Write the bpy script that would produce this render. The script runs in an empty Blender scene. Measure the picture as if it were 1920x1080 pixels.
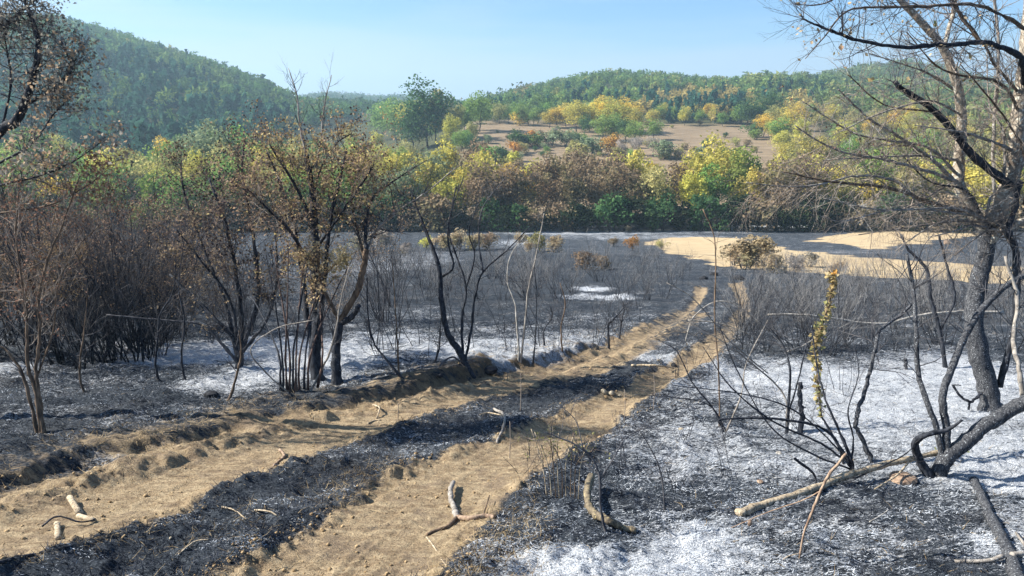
import bpy, math, random
import numpy as np
from mathutils import Vector

# ------------------------------------------------------------------ camera, world, sun
scene = bpy.context.scene
TH = math.radians(12.5)
F = 1400.0
CAM = np.array([0.0, 0.0, 2.0])
cam_data = bpy.data.cameras.new('camera')
cam_data.sensor_width = 36.0
cam_data.lens = 36.0 * F / 1920.0
cam_data.clip_start = 0.05
cam_data.clip_end = 9000.0
cam = bpy.data.objects.new('camera', cam_data)
scene.collection.objects.link(cam)
cam.location = CAM
cam.rotation_euler = (math.radians(90) - TH, 0, 0)
scene.camera = cam

SUN = np.array([-1.0, 0.10, 0.80]); SUN /= np.linalg.norm(SUN)
world = bpy.data.worlds.new('World')
scene.world = world
world.use_nodes = True
wn, wl = world.node_tree.nodes, world.node_tree.links
wn.clear()
w_out = wn.new('ShaderNodeOutputWorld')
w_bg = wn.new('ShaderNodeBackground'); w_bg.inputs['Strength'].default_value = 0.063
sky = wn.new('ShaderNodeTexSky'); sky.sky_type = 'NISHITA'; sky.sun_disc = False
sky.sun_elevation = math.asin(SUN[2])
sky.sun_rotation = math.atan2(SUN[0], SUN[1])
sky.altitude = 300; sky.air_density = 1.0; sky.dust_density = 0.2; sky.ozone_density = 4.0
# thin high cloud veil
tc = wn.new('ShaderNodeTexCoord')
sep = wn.new('ShaderNodeSeparateXYZ'); wl.new(tc.outputs['Generated'], sep.inputs[0])
mp = wn.new('ShaderNodeMapping'); mp.inputs['Scale'].default_value = (1.0, 1.0, 9.0)
mp.inputs['Rotation'].default_value = (0.0, 0.16, 0.05)
wl.new(tc.outputs['Generated'], mp.inputs[0])
wnz = wn.new('ShaderNodeTexNoise'); wnz.inputs['Scale'].default_value = 1.6
wnz.inputs['Detail'].default_value = 6; wnz.inputs['Roughness'].default_value = 0.5
wl.new(mp.outputs[0], wnz.inputs['Vector'])
mr = wn.new('ShaderNodeMapRange'); mr.inputs['From Min'].default_value = 0.035; mr.inputs['From Max'].default_value = 0.115
mr.inputs['To Min'].default_value = 0.92; mr.inputs['To Max'].default_value = 0.0
wl.new(sep.outputs['Z'], mr.inputs['Value'])
mr2 = wn.new('ShaderNodeMapRange'); mr2.inputs['From Min'].default_value = 0.47; mr2.inputs['From Max'].default_value = 0.62
mr2.inputs['To Min'].default_value = 0.0; mr2.inputs['To Max'].default_value = 0.40
wl.new(wnz.outputs['Fac'], mr2.inputs['Value'])
mad = wn.new('ShaderNodeMath'); mad.operation = 'ADD'; mad.use_clamp = True
wl.new(mr.outputs[0], mad.inputs[0]); wl.new(mr2.outputs[0], mad.inputs[1])
wmix = wn.new('ShaderNodeMix'); wmix.data_type = 'RGBA'
wmix.inputs['B'].default_value = (4.3, 5.05, 5.8, 1)
wx = wn.new('ShaderNodeMath'); wx.operation = 'MULTIPLY_ADD'; wx.inputs[1].default_value = -0.34; wx.use_clamp = True
wl.new(sep.outputs['X'], wx.inputs[0]); wl.new(mad.outputs[0], wx.inputs[2])
wtint = wn.new('ShaderNodeMix'); wtint.data_type = 'RGBA'; wtint.blend_type = 'MULTIPLY'; wtint.inputs['Factor'].default_value = 1.0
wtint.inputs['B'].default_value = (0.60, 0.85, 1.05, 1); wl.new(sky.outputs[0], wtint.inputs['A'])
wl.new(wx.outputs[0], wmix.inputs['Factor']); wl.new(wtint.outputs['Result'], wmix.inputs['A'])
wl.new(wmix.outputs['Result'], w_bg.inputs['Color'])
wl.new(w_bg.outputs[0], w_out.inputs['Surface'])

sun_data = bpy.data.lights.new('sun', 'SUN')
sun_data.energy = 5.0; sun_data.angle = math.radians(0.5); sun_data.color = (1.0, 0.94, 0.84)
sun = bpy.data.objects.new('sun', sun_data)
scene.collection.objects.link(sun)
sun.location = (-40, 5, 60)
sun.rotation_euler = Vector(SUN).to_track_quat('Z', 'Y').to_euler()

scene.view_settings.view_transform = 'Standard'
scene.view_settings.look = 'None'
scene.view_settings.gamma = 1.0
scene.view_settings.use_curve_mapping = False
scene.view_settings.exposure = 1.40
scene.render.engine = 'CYCLES'
scene.cycles.max_bounces = 6
scene.cycles.volume_bounces = 0
scene.cycles.transparent_max_bounces = 8

# ------------------------------------------------------------------ maths helpers
CT, ST = math.cos(TH), math.sin(TH)
RIGHT = np.array([1.0, 0, 0]); UP = np.array([0, ST, CT]); FWD = np.array([0, CT, -ST])

def ray(px, py):
    return FWD + (px - 960) / F * RIGHT - (py - 540) / F * UP

def P(px, py, d):
    return CAM + d * ray(px, py)

def hash2(ix, iy, seed):
    n = (ix.astype(np.int64) * 374761393 + iy.astype(np.int64) * 668265263 + seed * 974634777) & 0xffffffff
    n = ((n ^ (n >> 13)) * 1274126177) & 0xffffffff
    n = n ^ (n >> 16)
    return (n & 0xffffff) / float(0xffffff)

def vnoise(x, y, seed=0):
    ix = np.floor(x); iy = np.floor(y)
    fx = x - ix; fy = y - iy
    fx = fx * fx * (3 - 2 * fx); fy = fy * fy * (3 - 2 * fy)
    a = hash2(ix, iy, seed); b = hash2(ix + 1, iy, seed)
    c = hash2(ix, iy + 1, seed); d = hash2(ix + 1, iy + 1, seed)
    return (a * (1 - fx) + b * fx) * (1 - fy) + (c * (1 - fx) + d * fx) * fy

def fbm(x, y, oct=4, seed=0, rough=0.5):
    s = 0.0; a = 1.0; t = 0.0
    for i in range(oct):
        s = s + a * vnoise(x, y, seed + i * 17); t += a
        a *= rough; x = x * 2.03 + 11.3; y = y * 2.03 - 7.7
    return s / t - 0.5

def sstep(a, b, v):
    t = np.clip((v - a) / (b - a), 0, 1)
    return t * t * (3 - 2 * t)

# ------------------------------------------------------------------ terrain: valley profile and hills
PY = np.array([-3000, -60, -30, 0, 5, 10, 25, 50, 75, 100, 120, 140, 160, 200, 250, 300, 400, 600, 5000.])
PZ = np.array([300, 9, 4.5, 0, -.75, -1.5, -3.75, -7.3, -10.7, -13.5, -14.9, -15.3, -14.4, -10.0, -4.6, 0.2, 5, 8, 20.])
_yy = np.concatenate([np.linspace(-300, 700, 2001), [5000.]])
_zz = np.interp(_yy, PY, PZ)
_k = np.hanning(31); _k /= _k.sum()
_zs = _zz.copy(); _zs[15:-16] = np.convolve(_zz[:-1], _k, 'same')[15:-15]

def sky_tab(pts):
    A = []; E = []
    for (px, py) in pts:
        r = ray(px, py)
        A.append(math.atan2(r[0], r[1])); E.append(r[2] / math.hypot(r[0], r[1]))
    return np.array(A), np.array(E)

HILLS = [  # skyline points, start distance, crest distance, tree height
    (sky_tab([(-900, 200), (-300, 90), (-100, 48), (0, 36), (100, 38), (200, 62), (300, 92), (400, 122), (480, 156), (560, 196), (640, 238), (760, 270), (900, 300)]), 265, 720, 9),
    (sky_tab([(-200, 260), (450, 205), (560, 182), (620, 176), (700, 182), (770, 183), (830, 194), (890, 200), (960, 206), (1300, 240), (2000, 260)]), 650, 1500, 9),
    (sky_tab([(700, 300), (800, 250), (880, 206), (920, 188), (960, 172), (1050, 150), (1150, 134), (1250, 141), (1350, 149), (1500, 146), (1700, 160), (1920, 190), (2300, 230)]), 300, 640, 8),
    (sky_tab([(1200, 300), (1450, 172), (1550, 140), (1620, 125), (1700, 119), (1780, 133), (1850, 152), (1920, 168), (2300, 230)]), 420, 900, 8),
]

def base_z(x, y):
    x = np.asarray(x, float); y = np.asarray(y, float)
    z = np.interp(y, _yy, _zs)
    R = np.hypot(x, y); az = np.arctan2(x, y)
    front = y > 0
    hz = z.copy()
    for (A, E), r0, rc, th in HILLS:
        e = np.interp(az, A, E)
        zc = 2.0 + e * rc - th
        w = sstep(r0, rc, R) * (1 - 0.9 * sstep(rc, rc * 1.9, R))
        zz = z + (zc - z) * w
        hz = np.maximum(hz, np.where(R > r0, zz, -1e3))
    z = np.where(front & (R > 200), hz, z)
    azp = 960 + F * x / np.maximum(y * CT + 1, 1)
    z = z - 9 * sstep(170, 300, y) * sstep(900, 700, azp) * sstep(520, 330, R)
    far = sstep(120, 400, R)
    z = z + far * (fbm(x / 60, y / 60, 3, 5) * 7) * (1 - 0.7 * sstep(150, 350, y) * (y < 320))
    z = z + sstep(10, 40, R) * fbm(x / 14, y / 14, 3, 9) * 0.9 * (1 - 0.7 * sstep(90, 110, y))
    return z

def hit(px, py, zf):
    r = ray(px, py)
    ts = np.geomspace(1.2, 2500, 900)
    q = CAM[None] + ts[:, None] * r[None]
    dz = q[:, 2] - zf(q[:, 0], q[:, 1])
    k = np.argmax(dz < 0)
    if dz[k] >= 0: k = len(ts) - 1
    a, b = ts[max(k - 1, 0)], ts[k]
    for _ in range(2):
        tt = np.linspace(a, b, 24)
        q = CAM[None] + tt[:, None] * r[None]
        dz = q[:, 2] - zf(q[:, 0], q[:, 1])
        k = np.argmax(dz < 0)
        if dz[k] >= 0: k = len(tt) - 1
        a, b = tt[max(k - 1, 0)], tt[k]
    t = 0.5 * (a + b)
    return CAM + t * r, t

def gpoly(pts, sub=5):
    out = []
    n = len(pts)
    for i in range(n):
        a = pts[i]; b = pts[(i + 1) % n]
        for k in range(sub):
            u = k / sub
            h, _ = hit(a[0] * (1 - u) + b[0] * u, a[1] * (1 - u) + b[1] * u, base_z)
            out.append(h[:2])
    return np.array(out)

def seg_dist(x, y, pl, closed=False):
    """distance to polyline, parameter (fraction of the length) and side sign"""
    n = len(pl)
    best = np.full(x.shape, 1e9); par = np.zeros(x.shape); sg = np.zeros(x.shape)
    L = np.concatenate([[0], np.cumsum(np.hypot(*(np.roll(pl, -1, 0) - pl).T))])
    for i in range(n if closed else n - 1):
        a = pl[i]; b = pl[(i + 1) % n]; d = b - a; l2 = d @ d + 1e-9
        t = np.clip(((x - a[0]) * d[0] + (y - a[1]) * d[1]) / l2, 0, 1)
        qx = a[0] + t * d[0]; qy = a[1] + t * d[1]
        dd = np.hypot(x - qx, y - qy)
        m = dd < best
        best = np.where(m, dd, best); par = np.where(m, L[i] + t * math.sqrt(l2), par)
        sg = np.where(m, np.sign(d[0] * (y - a[1]) - d[1] * (x - a[0])), sg)
    return best, par, sg

def poly_sd(x, y, pl):
    """signed distance, negative inside"""
    d, _, _ = seg_dist(x, y, pl, True)
    ins = np.zeros(x.shape, bool)
    n = len(pl)
    for i in range(n):
        a = pl[i]; b = pl[(i + 1) % n]
        c = ((a[1] > y) != (b[1] > y))
        xi = (b[0] - a[0]) * (y - a[1]) / (b[1] - a[1] + 1e-12) + a[0]
        ins ^= c & (x < xi)
    return np.where(ins, -d, d)

LT_left = [(-260, 1040), (0, 952), (150, 905), (330, 855), (500, 806), (640, 775), (780, 748), (900, 716), (1040, 688), (1140, 650), (1220, 612), (1290, 578), (1305, 553), (1303, 540)]
LT_right = [(1326, 540), (1322, 560), (1296, 592), (1250, 625), (1190, 655), (1100, 694), (1000, 732), (860, 772), (760, 802), (640, 842), (480, 902), (300, 978), (100, 1042), (0, 1078), (-260, 1190)]
RT_left = [(290, 1130), (410, 1070), (545, 990), (700, 893), (850, 838), (985, 794), (1100, 745), (1190, 708), (1290, 655), (1350, 612), (1383, 580), (1378, 552), (1366, 532)]
RT_right = [(1390, 530), (1403, 560), (1412, 590), (1395, 620), (1362, 668), (1290, 715), (1235, 745), (1130, 830), (1010, 905), (945, 985), (880, 1060), (840, 1130)]
LT = gpoly(LT_left + LT_right, 3)
RT = gpoly(RT_left + RT_right, 3)
BANK = np.array([hit(px, py, base_z)[0][:2] for px, py in
                 [(-260, 985), (-120, 945), (0, 915), (150, 872), (330, 832), (500, 792), (640, 765), (780, 742), (900, 712), (1040, 686), (1140, 649), (1220, 610), (1290, 574)]])
FIELD_A = gpoly([(1205, 455), (1240, 446), (1300, 444), (1370, 447), (1430, 458), (1480, 469), (1560, 474), (1600, 480), (1700, 488), (1830, 498), (1960, 505),
                 (1960, 532), (1780, 524), (1660, 519), (1560, 513), (1450, 506), (1370, 498), (1310, 487), (1250, 472)], 2)
FIELD_B = gpoly([(1520, 452), (1560, 443), (1600, 436), (1686, 424), (1760, 421), (1828, 420), (1836, 440), (1770, 447), (1715, 458), (1660, 466), (1620, 465), (1597, 460)], 2)
near_R = 60

def relief(x, y):
    """small-scale ground relief: ruts, berm, bank, clods; also returns the dirt mask"""
    x = np.asarray(x, float); y = np.asarray(y, float)
    shp = x.shape; x = x.ravel(); y = y.ravel()
    dz = np.zeros(x.shape); dirt = np.zeros(x.shape); bankf = np.zeros(x.shape)
    R = np.hypot(x, y)
    m = (R < near_R) & (y > -2)
    if m.any():
        xx, yy = x[m], y[m]
        wob = fbm(xx * 1.3, yy * 1.3, 4, 31, 0.6) * 0.42 + fbm(xx * 9, yy * 9, 3, 33, 0.6) * 0.13
        dl = poly_sd(xx, yy, LT); dr = poly_sd(xx, yy, RT)
        dmin = np.minimum(dl, dr) + 0.09 * sstep(18, 11, yy) - 0.06 * sstep(18, 28, yy)
        inside = sstep(0.10, -0.14, dmin + wob * 0.5)
        rut = -0.04 * sstep(0.05, -0.30, dmin + wob * 0.25)
        lip = 0.03 * np.exp(-((dmin - 0.10) / 0.12) ** 2) * (0.5 + vnoise(xx * 4, yy * 4, 3))
        bd0, bp0, bs0 = seg_dist(xx, yy, _rr)
        along = bp0; across = bd0 * bs0
        ridg = fbm(along * .8, across * 15, 4, 8, 0.6) * 0.042 * sstep(-0.02, -0.2, dmin)
        bd, bp, bs = seg_dist(xx, yy, BANK)
        total = bp / 22.0
        amp = np.interp(bp, [0, 2, 4, 5.5, 7, 8.5, 10.5, 13, 17, 22], [.09, .10, .11, .15, .22, .21, .11, .05, .02, .0])
        s = bd * bs + wob * 0.75     # positive beyond the bank
        up = amp * (0.8 + 0.5 * vnoise(xx * 1.7, yy * 1.7, 77)) * sstep(0.0, 0.2, s) * (1 - sstep(1.2, 6.0, s))
        tuft = fbm(xx * 2.2, yy * 2.2, 4, 41, 0.62)
        rough = (tuft * 0.20 + (fbm(xx * 8, yy * 8, 3, 45, 0.6)) * 0.075)
        soft = 1 - 0.88 * sstep(0.02, -0.25, dmin)
        flat_right = 1 - 0.45 * sstep(0.5, 2.0, poly_side(xx, yy))
        dz[m] = rut + lip + ridg + up + rough * soft * flat_right + \
            fbm(xx * 14, yy * 14, 3, 51, .65) * 0.036 * (0.45 + 0.55 * (dmin > -0.12)) + np.abs(fbm(xx * 7, yy * 7, 4, 57, .6)) * .15 * np.exp(-(dmin / .16) ** 2)
        # earth shows on the cut face of the bank and along the lips
        earth = sstep(0.30, 0.02, s) * sstep(-1.3, -0.6, s) * (amp > 0.02) * (bs > -2)
        earth = earth * sstep(0.60, 0.2, dl)
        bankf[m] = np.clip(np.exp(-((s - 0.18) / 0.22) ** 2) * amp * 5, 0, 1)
        dd = np.maximum(inside, earth * 0.85)
        dd = np.maximum(dd, 0.75 * np.clip(amp * 5, 0, 1) * sstep(0.42, 0.1, s) * sstep(-0.3, 0.0, s) * (bp < 12))
        dd = np.maximum(dd, (.30 + .35 * vnoise(xx * 2.3, yy * 2.3, 131)) * sstep(1.1, .2, s) * sstep(-.2, .1, s) * (bp < 9.5))
        # the tracks get covered in dust-thin char further down
        pxx = 960 + F * xx / (yy * CT + 0.6)
        far = np.where(dl < dr, sstep(1190, 1250, pxx) * sstep(1330, 1300, pxx + 0 * yy) , sstep(1325, 1365, pxx)) * .46 * sstep(23, 17, yy)
        dd = dd * (1 - far)
        dd = dd * (1 - .55 * np.clip(np.exp(-((s - .25) / .3) ** 2), 0, 1) * (vnoise(xx * 5, yy * 5, 123) > .45) * (bp > 7))
        # thinner soil coverage of the strip
        dirt[m] = dd
    return dz.reshape(shp), dirt.reshape(shp), bankf.reshape(shp)

_rr = np.array([hit(px, py, base_z)[0][:2] for px, py in RT_right[1:]][::-1])
def poly_side(x, y):
    d, _, s = seg_dist(x, y, _rr)
    return -d * s

def full_z(x, y):
    return base_z(x, y) + relief(x, y)[0]

def G(px, py):
    """ground point seen at a pixel, and its depth along the view axis"""
    return hit(px, py, full_z)

# ------------------------------------------------------------------ surface masks
def blob(px, py, rx, ry, val):
    c, t = hit(px, py, base_z)
    a, _ = hit(px, min(py + ry, 1300), base_z); b, _ = hit(px, max(py - ry, py * 0 + 330), base_z)
    return (c[0], c[1], rx / F * t, max(0.25, 0.5 * abs(b[1] - a[1])), val)

ASH = [blob(*b) for b in [(840, 645, 270, 45, .74),
    (1650, 760, 420, 120, .66), (1820, 700, 220, 70, .70), (1600, 720, 160, 50, .70), (1350, 860, 200, 60, .54),
    (1200, 1060, 300, 55, .72), (1330, 1010, 110, 40, .78), (1130, 900, 130, 50, .40), (1550, 1000, 200, 60, .48), (1750, 950, 200, 40, .42), (1060, 1000, 130, 30, .36),
    (1450, 870, 120, 30, .62), (1850, 860, 120, 60, .70), (1880, 1030, 80, 50, .62), (1500, 640, 160, 35, .42),
    (930, 670, 330, 38, .78), (800, 650, 170, 36, .70), (1130, 645, 120, 22, .70), (720, 680, 120, 24, .58), (1000, 610, 300, 45, .46),
    (870, 560, 260, 40, .30), (760, 590, 120, 25, .42), (1110, 541, 44, 6, 1.0), (1140, 557, 60, 6, .85), (1080, 556, 42, 6, .8), (1000, 500, 260, 25, .22),
    (400, 660, 200, 28, .84), (500, 715, 180, 32, .66), (200, 720, 200, 30, .42), (30, 690, 90, 12, .66), (150, 770, 180, 40, .36), (600, 690, 130, 26, .78),
    (700, 500, 120, 20, .50), (780, 485, 90, 18, .52), (1100, 436, 190, 7, .60), (1330, 432, 160, 6, .50), (1210, 445, 200, 4, .52), (1450, 424, 80, 5, .66),
    (980, 455, 60, 8, .58), (1600, 472, 160, 4, .45),
    (1000, 740, 160, 26, .16), (620, 900, 200, 40, .22), (300, 1010, 160, 40, .20), (1150, 690, 90, 20, .22), (1260, 620, 90, 16, .30)]]

def masks(x, y):
    dz, dirt, bankf = relief(x, y)
    R = np.hypot(x, y)
    az_px = 960 + F * x / np.maximum(y * CT + 0.5, 0.3)
    n_hf = fbm(x * 2.0, y * 2.6, 3, 63, .6) * .25
    ash = np.full(x.shape, 0.36) + .05 * sstep(-.3, .6, poly_side(x, y)) * (R < 12) + n_hf
    n = fbm(x * 0.8, y * 0.8, 5, 60, 0.65)
    for cx, cy, rx, ry, v in ASH:
        sc = 1.0 / max(min(rx, ry), 0.3)
        q = np.hypot((x - cx) / rx, (y - cy) / ry) + n * 0.9
        w = sstep(1.35, 0.35, q)
        ash = ash * (1 - w) + v * w
    fa = poly_sd(x, y, FIELD_A) + fbm(x * .5, y * .5, 3, 71) * 2.0
    fb = poly_sd(x, y, FIELD_B) + fbm(x * .5, y * .5, 3, 72) * 2.0
    sel = (R > 25) & (R < 160)
    field = np.where(sel, sstep(2.2, -1.6, np.minimum(fa, fb) + fbm(x * .16, y * .16, 3, 75) * 3), 0.0)
    # unburnt brown meadow on the far slope, woodland floor elsewhere
    meadow = sstep(128, 150, y + fbm(x / 9, y / 9, 2, 80) * 14)
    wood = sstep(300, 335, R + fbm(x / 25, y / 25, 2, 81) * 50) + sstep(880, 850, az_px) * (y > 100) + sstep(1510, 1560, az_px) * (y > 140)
    ash = ash * .90 + .02
    return dirt, ash, field, meadow, np.clip(wood, 0, 1) * meadow, bankf

# ------------------------------------------------------------------ materials
MATS = {}
def new_mat(name):
    m = bpy.data.materials.new(name); m.use_nodes = True
    nt = m.node_tree; nt.nodes.clear()
    return m, nt.nodes, nt.links

def node(ns, t, **kw):
    n = ns.new(t)
    for k, v in kw.items():
        if k in n.inputs: n.inputs[k].default_value = v
        else: setattr(n, k, v)
    return n

def mixc(ns, ls, f, a, b):
    n = ns.new('ShaderNodeMix'); n.data_type = 'RGBA'
    for s, v in (('Factor', f), ('A', a), ('B', b)):
        if isinstance(v, (int, float)): n.inputs[s].default_value = v
        elif isinstance(v, tuple): n.inputs[s].default_value = (*v, 1) if len(v) == 3 else v
        else: ls.new(v, n.inputs[s])
    return n.outputs['Result']

def math_n(ns, ls, op, a, b=0.0, clamp=False):
    n = ns.new('ShaderNodeMath'); n.operation = op; n.use_clamp = clamp
    for i, v in enumerate((a, b)):
        if isinstance(v, (int, float)): n.inputs[i].default_value = v
        else: ls.new(v, n.inputs[i])
    return n.outputs[0]

def mrange(ns, ls, v, a, b, c=0.0, d=1.0, smooth=True):
    n = ns.new('ShaderNodeMapRange')
    if smooth: n.interpolation_type = 'SMOOTHSTEP'
    n.inputs['From Min'].default_value = a; n.inputs['From Max'].default_value = b
    n.inputs['To Min'].default_value = c; n.inputs['To Max'].default_value = d
    ls.new(v, n.inputs['Value'])
    return n.outputs[0]

def noise(ns, ls, vec, scale, detail=4, rough=0.55, dist=0.0):
    n = node(ns, 'ShaderNodeTexNoise', Scale=scale, Detail=detail, Roughness=rough, Distortion=dist)
    ls.new(vec, n.inputs['Vector'])
    return n.outputs['Fac']

def ground_material():
    m, ns, ls = new_mat('ground')
    out = ns.new('ShaderNodeOutputMaterial'); bs = ns.new('ShaderNodeBsdfPrincipled')
    bs.inputs['Roughness'].default_value = 0.95
    bs.inputs['Specular IOR Level'].default_value = 0.12
    geo = ns.new('ShaderNodeNewGeometry'); pos = geo.outputs['Position']
    a1 = node(ns, 'ShaderNodeAttribute', attribute_name='mask_a'); a2 = node(ns, 'ShaderNodeAttribute', attribute_name='mask_b')
    s1 = ns.new('ShaderNodeSeparateColor'); ls.new(a1.outputs['Color'], s1.inputs[0])
    s2 = ns.new('ShaderNodeSeparateColor'); ls.new(a2.outputs['Color'], s2.inputs[0])
    dirt, ash, field = s1.outputs[0], s1.outputs[1], s1.outputs[2]
    meadow, wood, bank = s2.outputs[0], s2.outputs[1], s2.outputs[2]
    # stretched coordinates give matted, combed stubble
    mpn = ns.new('ShaderNodeMapping'); mpn.inputs['Scale'].default_value = (1, 2.6, 1); mpn.inputs['Rotation'].default_value = (0, 0, -0.45)
    ls.new(pos, mpn.inputs[0]); sp = mpn.outputs[0]
    n_big = noise(ns, ls, pos, 0.9, 6, 0.6)
    n_mid = noise(ns, ls, sp, 5.5, 7, 0.66, 0.6)
    n_fine = noise(ns, ls, sp, 34, 4, 0.62, 0.4)
    n_vf = noise(ns, ls, pos, 95, 3, 0.6)
    n_far = noise(ns, ls, pos, 0.16, 5, 0.6)
    mps = ns.new('ShaderNodeMapping'); mps.inputs['Scale'].default_value = (0.6, 1.9, 1); mps.inputs['Rotation'].default_value = (0, 0, 0.15)
    ls.new(pos, mps.inputs[0])
    # charred stubble
    c_char = mixc(ns, ls, mrange(ns, ls, n_fine, .36, .68), (0.009, 0.014, 0.022), (0.078, 0.092, 0.110))
    c_char = mixc(ns, ls, mrange(ns, ls, n_big, .45, .72, 0, .35), c_char, (0.050, 0.044, 0.038))
    c_char = mixc(ns, ls, mrange(ns, ls, noise(ns, ls, mps.outputs[0], .55, 7, .68), .48, .68, 0, .6), c_char, (0.088, 0.094, 0.102))
    # ash
    v = math_n(ns, ls, 'ADD', math_n(ns, ls, 'MULTIPLY', n_big, 0.22), math_n(ns, ls, 'MULTIPLY', n_mid, 0.36))
    v = math_n(ns, ls, 'ADD', v, math_n(ns, ls, 'MULTIPLY', n_fine, 0.42))
    v = math_n(ns, ls, 'ADD', v, math_n(ns, ls, 'MULTIPLY', math_n(ns, ls, 'SUBTRACT', ash, 0.5), 0.44))
    fac = mrange(ns, ls, v, .455, .565)
    c_ash = mixc(ns, ls, mrange(ns, ls, n_vf, .35, .66), (0.22, 0.245, 0.28), (0.68, 0.70, 0.73))
    col = mixc(ns, ls, fac, c_char, c_ash)
    # dry earth
    c_d = mixc(ns, ls, mrange(ns, ls, n_mid, .32, .68), (0.24, 0.175, 0.108), (0.49, 0.385, 0.245))
    c_d = mixc(ns, ls, mrange(ns, ls, n_vf, .30, .52, 0.45, 0.0), c_d, (0.15, 0.10, 0.062))
    n_gr = noise(ns, ls, pos, 55, 5, .72)
    n_pt = noise(ns, ls, pos, 3.3, 6, .68)
    c_d = mixc(ns, ls, mrange(ns, ls, n_gr, .50, .36, 0, .65), c_d, (0.13, 0.088, 0.055))
    c_d = mixc(ns, ls, mrange(ns, ls, n_gr, .58, .70, 0, .5), c_d, (0.60, 0.49, 0.34))
    c_d = mixc(ns, ls, mrange(ns, ls, n_pt, .48, .64, 0, .65), c_d, (0.19, 0.145, 0.105))
    c_d = mixc(ns, ls, mrange(ns, ls, n_far, .5, .7, 0, .25), c_d, (0.22, 0.17, 0.13))
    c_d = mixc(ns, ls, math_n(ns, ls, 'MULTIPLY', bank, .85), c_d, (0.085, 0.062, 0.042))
    dirt = math_n(ns, ls, 'ADD', dirt, mrange(ns, ls, noise(ns, ls, pos, 2.1, 6, .65), .52, .72, 0.0, .30))
    dirt = math_n(ns, ls, 'SUBTRACT', dirt, mrange(ns, ls, noise(ns, ls, pos, 1.4, 6, .7), .54, .72, 0.0, .34))
    dv = math_n(ns, ls, 'ADD', dirt, math_n(ns, ls, 'MULTIPLY', math_n(ns, ls, 'SUBTRACT', n_mid, 0.5), 1.7))
    dv = math_n(ns, ls, 'ADD', dv, math_n(ns, ls, 'MULTIPLY', math_n(ns, ls, 'SUBTRACT', n_fine, 0.5), 0.7))
    dfac = mrange(ns, ls, dv, .28, .78)
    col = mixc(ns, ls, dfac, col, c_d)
    # stubble field
    mpf = ns.new('ShaderNodeMapping'); mpf.inputs['Scale'].default_value = (0.25, 2.0, 1); mpf.inputs['Rotation'].default_value = (0, 0, 0.25)
    ls.new(pos, mpf.inputs[0])
    nf = noise(ns, ls, mpf.outputs[0], 1.4, 5, .6)
    c_f = mixc(ns, ls, mrange(ns, ls, nf, .3, .7), (0.36, 0.265, 0.155), (0.55, 0.435, 0.27))
    ffac = mrange(ns, ls, math_n(ns, ls, 'ADD', field, math_n(ns, ls, 'MULTIPLY', math_n(ns, ls, 'SUBTRACT', noise(ns, ls, pos, 1.3, 5, .6), 0.5), .9)), .4, .6)
    col = mixc(ns, ls, ffac, col, c_f)
    # meadow and woodland floor
    c_m = mixc(ns, ls, mrange(ns, ls, noise(ns, ls, mpf.outputs[0], .5, 6, .62), .3, .7), (0.14, 0.102, 0.066), (0.30, 0.228, 0.148))
    col = mixc(ns, ls, meadow, col, c_m)
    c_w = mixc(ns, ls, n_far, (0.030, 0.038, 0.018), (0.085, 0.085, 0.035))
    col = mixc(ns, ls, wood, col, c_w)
    ls.new(col, bs.inputs['Base Color'])
    bh = math_n(ns, ls, 'ADD', math_n(ns, ls, 'MULTIPLY', n_mid, .9), math_n(ns, ls, 'MULTIPLY', n_fine, .45))
    bh = math_n(ns, ls, 'ADD', bh, math_n(ns, ls, 'MULTIPLY', n_vf, .12))
    bh = math_n(ns, ls, 'ADD', bh, math_n(ns, ls, 'MULTIPLY', n_gr, .42))
    bp = ns.new('ShaderNodeBump'); bp.inputs['Strength'].default_value = 0.9; bp.inputs['Distance'].default_value = 0.055
    ls.new(bh, bp.inputs['Height']); ls.new(bp.outputs[0], bs.inputs['Normal'])
    ls.new(bs.outputs[0], out.inputs[0])
    return m

def bark_mat(name, c1, c2, speck=None, speck_t=.62, scale=30, light_dir=None):
    m, ns, ls = new_mat(name)
    out = ns.new('ShaderNodeOutputMaterial'); bs = ns.new('ShaderNodeBsdfPrincipled')
    bs.inputs['Roughness'].default_value = 0.85; bs.inputs['Specular IOR Level'].default_value = 0.2
    tcn = ns.new('ShaderNodeTexCoord')
    mpn = ns.new('ShaderNodeMapping'); mpn.inputs['Scale'].default_value = (1, 1, 0.35); ls.new(tcn.outputs['Object'], mpn.inputs[0])
    n1 = noise(ns, ls, mpn.outputs[0], scale, 5, .65)
    col = mixc(ns, ls, mrange(ns, ls, n1, .35, .65), c1, c2)
    if speck:
        n2 = noise(ns, ls, tcn.outputs['Object'], scale * 1.6, 3, .6)
        col = mixc(ns, ls, mrange(ns, ls, n2, speck_t, speck_t + .05), col, speck)
    ls.new(col, bs.inputs['Base Color'])
    bp = ns.new('ShaderNodeBump'); bp.inputs['Strength'].default_value = 0.8; bp.inputs['Distance'].default_value = 0.01
    ls.new(n1, bp.inputs['Height']); ls.new(bp.outputs[0], bs.inputs['Normal'])
    ls.new(bs.outputs[0], out.inputs[0])
    return m

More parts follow.
